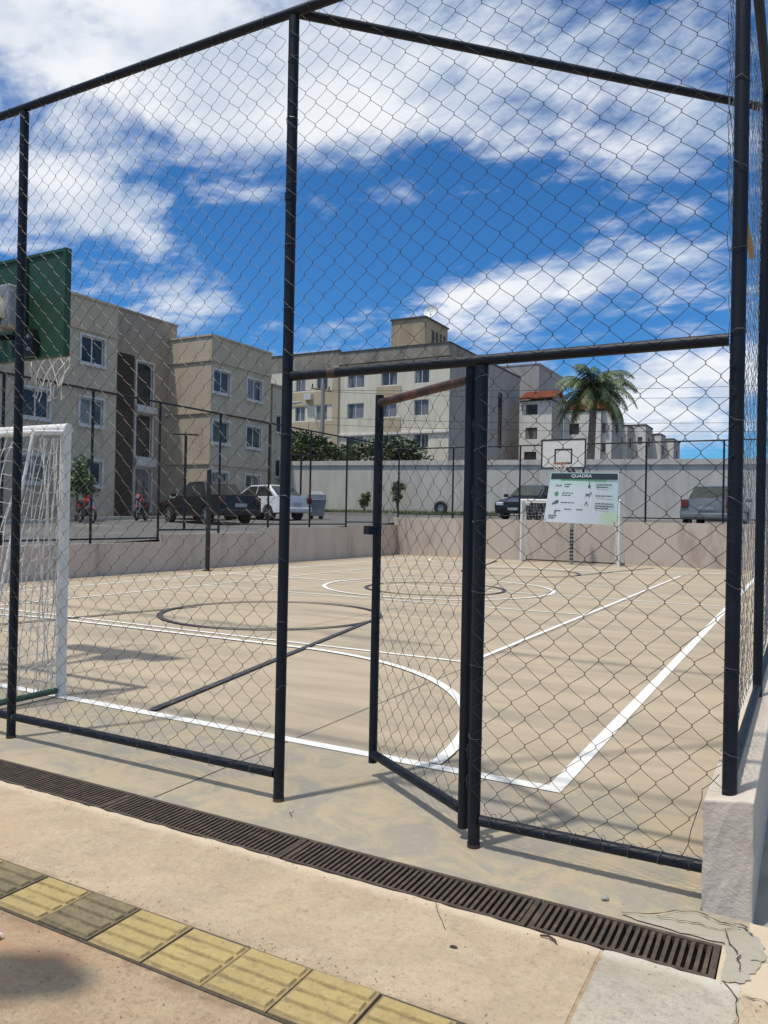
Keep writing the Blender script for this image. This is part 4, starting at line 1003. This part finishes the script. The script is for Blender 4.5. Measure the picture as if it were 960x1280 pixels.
# ------------------------------------------------------------------ poles, cables
UP = thing('utility_pole', 'concrete utility pole with crossarm in front of the cream block', 'utility pole', None, (-30.1, 46, 1.8))
smooth_by_angle(MB().tube([(0, 0, 0), (0, 0, 9.0)], [.20, .13], 10).build('pole', M['concrete_pole'], UP))
ca = MB(); ca.tube([(-1.0, 0, 8.75), (.65, 0, 8.4)], .06, 6); ca.build('crossarm', M['trunk'], UP)
ins = MB()
for x in (-.9, -.3, .5): ins.tube([(x, 0, 8.55-.21*x), (x, 0, 8.85-.21*x)], .05, 8)
ins.build('insulators', M['roofedge'], UP)
la = MB(); la.tube([(0, -.1, 5.2), (-.5, -.2, 6.6), (-1.0, -.3, 7.4), (-1.5, -.4, 7.75), (-1.75, -.4, 7.7)], .035, 8); la.build('lamp_arm', M['grey_metal'], UP)
MB().tube([(-1.65, -.4, 7.72), (-2.2, -.5, 7.66)], [.05, .09], 8).build('lamp_head', M['grey_metal'], UP)
cb = MB()
for (p, q, s) in (((-30.9, 46, 10.4), (20, 60, 11.0), .6), ((-29.7, 46, 10.2), (20, 60, 10.2), .8), ((-30.0, 46, 8.4), (20, 58, 8.4), .7), ((-30.0, 46, 7.9), (20, 58, 7.6), .6), ((-30.9, 46, 10.4), (-80, 40, 10.6), .5)):
    p, q = Vector(p), Vector(q)
    cb.tube([p.lerp(q, k/24)-Vector((0, 0, s*4*(k/24)*(1-k/24))) for k in range(25)], .016, 4)
tag(cb.build('power_lines', M['cable']), 'thin dark overhead power lines strung from the concrete utility pole', 'power lines')
def cross_post(x, y, h, wd, label):
    z = LOTZ(y); t = thing('crossarm_post', label, 'post', 'T shaped posts in the car park', (x, y, z))
    smooth_by_angle(MB().tube([(0, 0, 0), (0, 0, h)], .045, 8).build('pole', M['steel'], t)); MB().tube([(-wd*.74, -wd*.66, h-.05), (wd*.74, wd*.66, h-.05)], .03, 8).build('crossarm', M['steel'], t)
cross_post(-19.8, 28.6, 2.9, .62, 'thin T shaped black post beside the white saloon car')
cross_post(-17.5, 18.8, 3.1, .40, 'thin T shaped black post in front of the sunlit beige block')

# unseen lamp-shaped object, added behind the viewer to cast the soft spot
SLp = thing('shadow_caster', 'unseen lamp shaped shadow caster added behind the viewer', 'shadow caster', None, (-4.4, -.2, 0))
smooth_by_angle(MB().tube([(0, 0, 0), (0, 0, 2.75), (.3, .2, 3.0), (1.55, .98, 3.06)], [.06, .045, .03, .02], 10).build('pole', M['grey_metal'], SLp))
MB().tube([(1.5, .95, 3.05), (1.6, 1.0, 3.05), (1.78, 1.07, 3.05), (1.96, 1.12, 3.04)], [.05, .11, .14, .06], 12).build('lamp_head', M['grey_metal'], SLp)  # added blocker whose shadow forms the spot

# ------------------------------------------------------------------ vegetation
def leaves(mb, rng, c, rx, ry, rz, n, size):
    for _ in range(n):
        u, v_, w_ = rng.gauss(0, 1), rng.gauss(0, 1), rng.gauss(0, 1); L = math.sqrt(u*u+v_*v_+w_*w_) or 1
        q = rng.random()**.4
        p = Vector((c[0]+rx*u/L*q, c[1]+ry*v_/L*q, c[2]+rz*w_/L*q))
        a = Vector((rng.gauss(0, 1), rng.gauss(0, 1), rng.gauss(0, .6))).normalized(); b = a.cross(Vector((rng.gauss(0, 1), rng.gauss(0, 1), rng.gauss(0, 1)))).normalized()
        s = size*rng.uniform(.6, 1.4)
        mb.quad(p-a*s, p-b*s*.45, p+a*s, p+b*s*.45)
def tree(label, x, y, z, H, R_, seed, lm, leaf=.13, n=3600, lobes=14, trunk_h=.35, group=None, name='tree', cat='tree'):
    rng = random.Random(seed); t = thing(name, label, cat, group, (x, y, z))
    tr = MB(); tr.tube([(0, 0, -.1), (.04*R_, .03, H*trunk_h*.6), (.0, .05, H*.7)], [.05*H*.5, .04*H*.5, .012*H], 8)
    cs = []
    for k in range(lobes):
        a = rng.uniform(0, 6.3); r = R_*math.sqrt(rng.random())*.8; zz = H*(trunk_h+(1-trunk_h)*rng.random()*.8)
        shrink = 1-.45*max(0, (zz/H-.6)/.4); c = (r*math.cos(a)*shrink, r*math.sin(a)*.7*shrink, zz); cs.append(c)
        tr.tube([(0, .03, H*trunk_h*.8), (c[0]*.5, c[1]*.5, (H*trunk_h+c[2])/2), c], [.03*H*.4, .018*H*.4, .006*H*.4], 5)
    tr.build('trunk', M['trunk'], t)
    cr = MB()
    for c in cs: leaves(cr, rng, c, R_*rng.uniform(.24, .42), R_*rng.uniform(.24, .4), H*rng.uniform(.10, .19), n//lobes, leaf)
    leaves(cr, rng, (0, 0, H*.62), R_, R_*.7, H*.36, n//6, leaf)
    cr.build('crown', M[lm], t)
    return t
tree('wide dark green tree behind the wall, left of the utility pole', -30.4, 43.6, 1.8, 5.7, 3.1, 2, 'leaf_dark', .14, 8000, 20, .3)
tree('low dark green bushy tree between the pole and the gate stile', -27.3, 42.6, 1.8, 4.7, 2.3, 3, 'leaf_dark', .13, 5200, 14, .25)
tree('dark green spreading tree behind the wall seen through the gate', -22.9, 42.2, 1.8, 4.8, 3.4, 4, 'leaf_dark', .13, 7600, 20, .28)
tree('small dark tree by the corner of the beige block behind the tall doorway post', -27.9, 37.9, 1.5, 3.4, 1.2, 6, 'leaf_mid', .12, 1800, 9, .3)
tree('leafy sapling in front of the shaded beige block above the red motorbike', -25.9, 21.6, 1.12, 2.6, .85, 8, 'fresh_leaf', .10, 900, 9, .45, name='sapling', cat='sapling')
def small_plant(label, x, y, h, seed):
    rng = random.Random(seed); t = thing('wall_plant', label, 'plant', 'plants at the foot of the tall grey wall', (x, y, LOTZ(y)+.12)); s = MB(); l = MB()
    for k in range(6):
        a = rng.uniform(0, 6.3); e = (.25*h*math.cos(a), .12*math.sin(a), h*rng.uniform(.6, 1)); s.tube([(0, 0, 0), (e[0]*.4, e[1]*.4, e[2]*.6), e], [.02, .012, .005], 5)
        leaves(l, rng, e, .16*h, .12, .16*h, 60, .07); leaves(l, rng, (e[0]*.6, e[1]*.6, e[2]*.65), .14*h, .1, .14*h, 40, .07)
    s.build('stem', M['trunk'], t); l.build('foliage', M['leaf_mid'], t)
small_plant('taller spindly plant against the grey wall, seen through the gate', -19.0, 36.4, 1.5, 1)
small_plant('short weed against the grey wall just left of the gate stile', -21.0, 36.4, 1.0, 2)

PT = thing('palm_tree', 'tall palm with drooping green fronds behind the far basketball board', 'palm tree', None, (-13.5, 55, 2.2)); rng = random.Random(21)
smooth_by_angle(MB().tube([(-.1, 0, 0), (.0, 0, 2), (.1, 0, 4.5), (.2, 0, 7.2), (.22, 0, 8.1)], [.36, .30, .27, .24, .16], 14).build('trunk', M['palm_trunk'], PT))
smooth_by_angle(MB().tube([(.2, 0, 7.0), (.22, 0, 7.6), (.24, 0, 8.5)], [.26, .23, .08], 12).build('crown_shaft', M['leaf_mid'], PT))
fr = MB(); rch = MB()
for k in range(38):
    a = k*2.39996; e = rng.uniform(-.15, 1.35) if k % 3 else rng.uniform(.5, 1.45); L = rng.uniform(3.3, 4.2)
    d = Vector((math.cos(a)*math.cos(e), math.sin(a)*math.cos(e), math.sin(e))); p = Vector((.22, 0, 8.15)); pts = [p.copy()]; n = 14
    for q in range(n):
        d = (d+Vector((0, 0, -.10-.014*q))).normalized()
        p = p+d*L/n; pts.append(p.copy())
    rch.tube(pts, [.035*(1-q/(n+1))+.006 for q in range(n+1)], 5)
    for q in range(1, n*5):
        f_ = q/(n*5); i = int(f_*n); c = pts[i].lerp(pts[min(i+1, n)], f_*n-i); tg = (pts[min(i+1, n)]-pts[i]).normalized()
        sd0 = tg.cross(Vector((0, 0, 1))); sd0 = sd0.normalized() if sd0.length > .01 else Vector((1, 0, 0))
        ll = .9*math.sin(math.pi*min(1, .15+.85*f_))**.6*rng.uniform(.75, 1.1)
        for s in (1, -1):
            dv_ = (sd0*s*.75+tg*.45+Vector((0, 0, -.35-.5*rng.random()))).normalized(); e1_ = c+dv_*ll*.55; e2_ = c+dv_*ll+Vector((0, 0, -.18*ll))
            wv = tg*.020
            fr.quad(c-wv, c+wv, e1_+wv*1.1, e1_-wv*1.1); fr.poly([e1_-wv*1.1, e1_+wv*1.1, e2_])
fr.build('fronds', M['palm_leaf'], PT); rch.build('frond_stalks', M['leaf_mid'], PT)

# ------------------------------------------------------------------ vehicles
def wheel(t, x, y, r, wd=.20):
    s = 1 if y > 0 else -1
    w_ = MB(); n = 24
    prof_ = [(r*.62, -wd/2), (r*.93, -wd/2), (r, -wd*.36), (r, wd*.36), (r*.93, wd/2), (r*.62, wd/2)]
    for k in range(n):
        a, b = 2*math.pi*k/n, 2*math.pi*(k+1)/n
        for (r0, o0), (r1, o1) in zip(prof_, prof_[1:]):
            w_.quad((r0*math.cos(a), o0, r0*math.sin(a)), (r0*math.cos(b), o0, r0*math.sin(b)), (r1*math.cos(b), o1, r1*math.sin(b)), (r1*math.cos(a), o1, r1*math.sin(a)))
    wo_ = fix(w_.build('wheel', M['rubber'], t)); wo_.location = (x, y, r)
    ri = MB(); ri.disc_solid((0, s*(wd/2-.05), 0), (0, 1, 0), r*.63, .02, 20)
    for k in range(5):
        a = 2*math.pi*k/5; c, s2 = math.cos(a), math.sin(a)
        ri.tube([(.05*c, s*(wd/2-.03), .05*s2), (r*.6*c, s*(wd/2-.02), r*.6*s2)], .028, 6)
    ri.disc_solid((0, s*(wd/2-.025), 0), (0, 1, 0), r*.17, .03, 12)
    ri.build('rim', M['alloy'], wo_)
def car(label, paint, loc, heading, kind, group=None, rack=False, size=1.0):
    """x forward from the rear bumper, y across"""
    P = bpy.data.materials.get('car_paint_'+paint[0]) or mat('car_paint_'+paint[0], paint[1], None, 3, .32, coat=.25 if paint[0] in ('black', 'navy') else .5, metal=paint[2], spec=.3)
    t = thing('parked_car' if kind != 'pickup' else 'pickup_truck', label, 'car' if kind != 'pickup' else 'pickup', group, loc, heading)
    t.scale = (size, size, size)
    if kind == 'pickup': L, W, wb, r, rear_ax = 4.5, 1.66, 2.72, .30, .95
    elif kind in ('wagon', 'sedan'): L, W, wb, r, rear_ax = 4.2, 1.66, 2.45, .29, .80
    else: L, W, wb, r, rear_ax = 3.85, 1.64, 2.42, .29, .62
    belt = .93; hw0 = W/2
    def hw(z): return hw0-.02 if z < .35 else (hw0 if z < .8 else hw0-.05-(z-.8)*.28)
    def arch(cx_): return [(cx_+.35*math.cos(q), .30+.35*math.sin(q)) for q in [math.pi-math.pi*k/8 for k in range(9)]]
    rx_, fx = rear_ax, rear_ax+wb
    low = [(.03, .32)]+[p for p in arch(rx_)]+[p for p in arch(fx)]+[(L-.10, .24), (L-.02, .34), (L, .55), (L-.05, .70), (L-.35, .80), (L-1.10, .92)]
    if kind == 'pickup': low += [(L-1.3, belt), (1.02, belt), (1.0, .97), (.06, .98), (.02, .55)]
    elif kind == 'sedan': low += [(L-1.3, belt), (.55, belt), (.48, .985), (.06, .96), (.02, .55)]
    else: low += [(L-1.3, belt), (.14, belt+.02), (.06, .80), (.0, .52)]
    if kind == 'pickup': cab = [(1.04, .90), (1.10, 1.05), (1.38, 1.42), (1.7, 1.49), (L-1.95, 1.47), (L-1.16, .92), (L-1.2, .90)]
    elif kind == 'sedan': cab = [(.42, .90), (.48, .99), (.98, 1.36), (1.28, 1.43), (L-1.95, 1.42), (L-1.12, .92), (L-1.2, .90)]
    elif kind == 'wagon': cab = [(.10, .90), (.13, .98), (.42, 1.36), (.65, 1.44), (L-1.95, 1.45), (L-1.12, .92), (L-1.2, .90)]
    else: cab = [(.10, .90), (.13, .98), (.36, 1.36), (.60, 1.44), (L-1.9, 1.45), (L-1.02, .92), (L-1.1, .90)]
    def extrude(outline, name, m, ins):
        mb = MB(); n = len(outline); cxm = sum(p[0] for p in outline)/n; czm = sum(p[1] for p in outline)/n
        rings = []
        for s, k in ((-1, ins), (-1, 0), (-.45, 0), (.45, 0), (1, 0), (1, ins)):
            ring = []
            for x, z in outline:
                y = s*(hw(z)-(0 if k else .05)) if abs(s) == 1 else s*hw(z)
                dx_, dz_ = (cxm-x), (czm-z); dl = math.hypot(dx_, dz_) or 1
                crown = .02 if abs(s) < 1 and z > .6 else 0
                ring.append((x+dx_/dl*k, y, z+dz_/dl*k+crown))
            rings.append(ring)
        base = [len(mb.v)+i*n for i in range(len(rings))]
        for ring in rings: mb.v += ring
        for a, b in zip(base, base[1:]):
            for j in range(n): mb.f.append((a+j, a+(j+1) % n, b+(j+1) % n, b+j))
        mb.f.append(tuple(base[0]+j for j in range(n))); mb.f.append(tuple(base[-1]+j for j in reversed(range(n))))
        o = fix(mb.build(name, m, t)); smooth_by_angle(o, 50); return o
    extrude(low, 'body', P, .035); extrude(cab, 'cabin', P, .03)
    # windows: side glass, windscreen, rear glass, set a little proud
    zb_, zt_ = .965, 1.37
    def at(z, outline_side):   # x on the cabin outline at height z
        pts = cab[:4] if outline_side == 'r' else cab[4:6][::-1]
        for (x0, z0), (x1, z1) in zip(pts, pts[1:]):
            if min(z0, z1) <= z <= max(z0, z1): return x0+(x1-x0)*(z-z0)/(z1-z0)
        return pts[-1][0]
    rb, rt_, fb, ft = at(zb_, 'r'), at(zt_, 'r'), at(zb_, 'f'), at(zt_, 'f')
    for s in (1, -1):
        y0, y1 = s*(hw(zb_)+.004), s*(hw(zt_)+.004)
        spl = [0, .5, 1] if kind != 'wagon' else [0, .24, .62, 1]
        if kind == 'pickup': spl = [0, .35, 1]
        for a, b in zip(spl, spl[1:]):
            m1, m2 = .10, .10
            xb0, xb1 = rb+m1+(fb-rb-m1-m2)*a+.02, rb+m1+(fb-rb-m1-m2)*b-.02; xt0, xt1 = rt_+m1+(ft-rt_-m1-m2)*a+.02, rt_+m1+(ft-rt_-m1-m2)*b-.02
            MB().quad((xb0, y0, zb_), (xb1, y0, zb_), (xt1, y1, zt_), (xt0, y1, zt_)).build('side_window', M['car_glass'], t)
        h_ = MB()
        for x in ((fb+rb)/2-.05, (fb+rb)/2-1.0): h_.box(x, x+.16, min(s*hw0, s*(hw0+.025)), max(s*hw0, s*(hw0+.025)), .80, .83)
        h_.build('door_handle', M['black'], t)
        mr = MB(); mr.box(fb-.20, fb-.08, min(s*(hw0-.02), s*(hw0+.16)), max(s*(hw0-.02), s*(hw0+.16)), .94, 1.07); mr.build('wing_mirror', P, t, bevel=.03)
        tr_ = MB(); tr_.box(rx_+.45, fx-.45, min(s*hw0, s*(hw0+.018)), max(s*hw0, s*(hw0+.018)), .55, .62); tr_.build('side_trim', M['black'], t)
        hlm = MB(); hlm.box(L-.22, L+.012, min(s*.42, s*(hw0-.07)), max(s*.42, s*(hw0-.07)), .56, .70); hlm.build('headlight', M['lamp_clear'], t, bevel=.03)
        tz0, tz1 = (.68, .93)
        tlm = MB(); tlm.box(-.012, .16, min(s*(hw0-.27), s*(hw0-.045)), max(s*(hw0-.27), s*(hw0-.045)), tz0, tz1); tlm.build('tail_light', M['lamp_red' if kind != 'pickup' else 'lamp_smoked'], t, bevel=.025)
        for x in (rx_, fx): wheel(t, x, s*(hw0-.11), r)
    def screen(xb, xt, name, d):
        a, b = hw(zb_)-.10, hw(zt_)-.08
        MB().quad((xb+d, -a, zb_+.035), (xb+d, a, zb_+.035), (xt+d, b, zt_+.03), (xt+d, -b, zt_+.03)).build(name, M['car_glass'], t)
    screen(fb, ft, 'windscreen', .028); screen(rb, rt_, 'rear_window', -.028)
    MB().box(-.02, .0, -.22, .22, .60, .72).build('number_plate', M['plate'], t); MB().box(L-.01, L+.015, -.22, .22, .38, .48).build('number_plate', M['plate'], t)
    gl = MB(); gl.box(L-.04, L+.006, -.40, .40, .57, .68); gl.build('grille', M['black'], t)
    bu = MB(); bu.box(-.05, .12, -hw0+.05, hw0-.05, .34, .52); bu.build('rear_bumper', P if kind != 'pickup' else M['black'], t, bevel=.04)
    if kind == 'pickup':
        rbar = MB()
        for s in (1, -1): rbar.tube([(.2, s*(hw0-.1), .99), (1.0, s*(hw0-.1), 1.02)], .025, 8)
        rbar.build('bed_rail', M['black'], t)
    if rack:
        rk = MB()
        for s in (1, -1): rk.tube([(.7, s*.52, 1.47), (.85, s*.52, 1.52), (2.1, s*.52, 1.52), (2.25, s*.52, 1.48)], .018, 6)
        rk.build('roof_rack', M['black'], t)
    return t
HD = math.atan2(.24, -.97)
def place(x, y): return (x, y, LOTZ(y))
car('black pickup truck parked nose to the sunlit beige block', ('black', (.010, .011, .013), .0), place(-18.2, 22.5), HD-.10, 'pickup', size=1.09)
car('white saloon car with black trim beside the tall doorway post', ('white', (.66, .67, .68), 0), place(-19.0, 27.2), HD, 'sedan', size=1.06)
car('white car mostly hidden behind the black pickup', ('white', (.66, .67, .68), 0), place(-21.6, 25.6), HD, 'hatch')
car('dark blue grey hatchback facing the court behind the far goal', ('navy', (.020, .028, .040), .2), place(-9.9, 33.5), rad(-90-6), 'hatch')
car('silver saloon car seen from behind at the right', ('silver', (.25, .255, .26), .35), place(-2.95, 28.1), rad(90-3), 'sedan', size=1.06)

def motorbike(label, x, y, heading, seed):
    t = thing('motorbike', label, 'motorbike', 'red motorbikes by the beige block', (x, y, LOTZ(y)), heading)
    for xx in (0, 1.25):
        w_ = MB(); w_.tube([(xx+.25*math.cos(q), 0, .30+.25*math.sin(q)) for q in [2*math.pi*k/20 for k in range(20)]], .05, 8, closed=True)
        o = w_.build('wheel', M['rubber'], t, smooth=True)
        s_ = MB(); s_.disc_solid((xx, 0, .3), (0, 1, 0), .07, .10, 10)
        for k in range(8): s_.tube([(xx, 0, .3), (xx+.24*math.cos(k*.785), 0, .3+.24*math.sin(k*.785))], .006, 4)
        s_.build('rim', M['chrome'], o)
    f = MB(); f.tube([(0, .07, .3), (.45, .08, .42), (.75, .08, .62), (1.0, .05, .85)], .025, 6); f.tube([(0, -.07, .3), (.45, -.08, .42), (.75, -.08, .62), (1.0, -.05, .85)], .025, 6); f.tube([(0, .1, .35), (.05, .13, .75)], .025, 6); f.box(.42, .78, -.12, .12, .26, .55); f.build('frame', M['black'], t)
    fk = MB()
    for s in (.07, -.07): fk.tube([(1.25, s, .3), (1.0, s, .95)], .025, 6)
    fk.build('front_fork', M['chrome'], t)
    hb = MB(); hb.tube([(.88, .36, 1.08), (1.0, .15, 1.02), (1.0, -.15, 1.02), (.88, -.36, 1.08)], .016, 6)
    for s in (1, -1): hb.tube([(.95, s*.25, 1.04), (.97, s*.30, 1.22)], .008, 5); hb.disc_solid((.96, s*.31, 1.26), (1, 0, 0), .055, .02, 10)
    hb.build('handlebar', M['black'], t)
    def blobby(pts, rr, name, m): 
        b = MB(); b.tube(pts, rr, 10); o = b.build(name, m, t, smooth=True); md = o.modifiers.new('sub', 'SUBSURF'); md.levels = 1; md.render_levels = 1
    blobby([(.55, 0, .72), (.65, 0, .80), (.85, 0, .84), (.98, 0, .80)], [.08, .15, .16, .06], 'fuel_tank', M['red_plastic'])
    blobby([(-.25, 0, .82), (-.1, 0, .80), (.3, 0, .76), (.58, 0, .80)], [.05, .11, .12, .07], 'seat', M['black'])
    blobby([(-.32, 0, .72), (-.15, 0, .68), (.3, 0, .60)], [.04, .09, .07], 'tail_cover', M['red_plastic'])
    blobby([(.98, 0, .90), (1.08, 0, .98), (1.12, 0, 1.08)], [.12, .16, .07], 'front_fairing', M['red_plastic'])
    blobby([(1.02, 0, .54), (1.2, 0, .62), (1.42, 0, .52)], [.04, .07, .03], 'mudguard', M['red_plastic'])
    MB().disc_solid((1.19, 0, .98), (1, 0, -.1), .07, .05, 14).build('headlight', M['lamp_clear'], t)
    MB().box(-.38, -.30, -.06, .06, .70, .78).build('tail_light', M['lamp_red'], t)
    ex = MB(); ex.tube([(.55, -.16, .33), (.2, -.18, .32), (-.2, -.18, .38)], [.025, .04, .045], 8); ex.build('exhaust', M['chrome'], t)
motorbike('red motorbike standing by the sapling nearest the left', -24.9, 21.0, rad(-20), 1)
motorbike('red motorbike standing upright beside the brown stair tower', -24.2, 23.7, rad(-60), 2)
# grey covered container, dark drum
wc = thing('waste_container', 'grey blue rounded waste container beside the white saloon car', 'waste container', None, place(-19.2, 29.0), .5)
b = MB()
for (z0, z1, s0, s1) in ((.15, .85, .32, .40), (.85, 1.1, .40, .38), (1.1, 1.25, .38, .22)):
    a_ = [(s0*x, s0*y*.8, z0) for x, y in ((-1, -1), (1, -1), (1, 1), (-1, 1))]; c_ = [(s1*x, s1*y*.8, z1) for x, y in ((-1, -1), (1, -1), (1, 1), (-1, 1))]
    for k in range(4): b.quad(a_[k], a_[(k+1) % 4], c_[(k+1) % 4], c_[k])
    if z1 > 1.2: b.quad(*c_)
M['bin'] = mat('bin_plastic', (.20, .22, .24), (.15, .165, .18), 4, .6)
b.build('bin', M['bin'], wc, bevel=.04); lb_ = MB(); lb_.box(-.43, .43, -.35, .35, .84, .88); lb_.build('lid_rim', M['bin'], wc, bevel=.01)
for x in (-.22, .22):
    for y in (-.18, .18): o = MB().tube([(x-.02, y-.03, .09), (x-.02, y+.03, .09)], .09, 12).build('caster', M['rubber'], wc)
dt = thing('spare_tyre', 'old dark tyre leaning by the grey wall, seen through the gate', 'tyre', None, (-16.4, 36.2, LOTZ(36.2)+.44), rad(10))
ty = MB(); ty.tube([(.26*math.cos(q), 0, .26*math.sin(q)) for q in [2*math.pi*k/24 for k in range(24)]], .10, 10, closed=True); ty.build('tyre', M['rubber'], dt, smooth=True)
MB().disc_solid((0, 0, 0), (0, 1, 0), .17, .08, 18).build('rim', M['grey_metal'], dt)
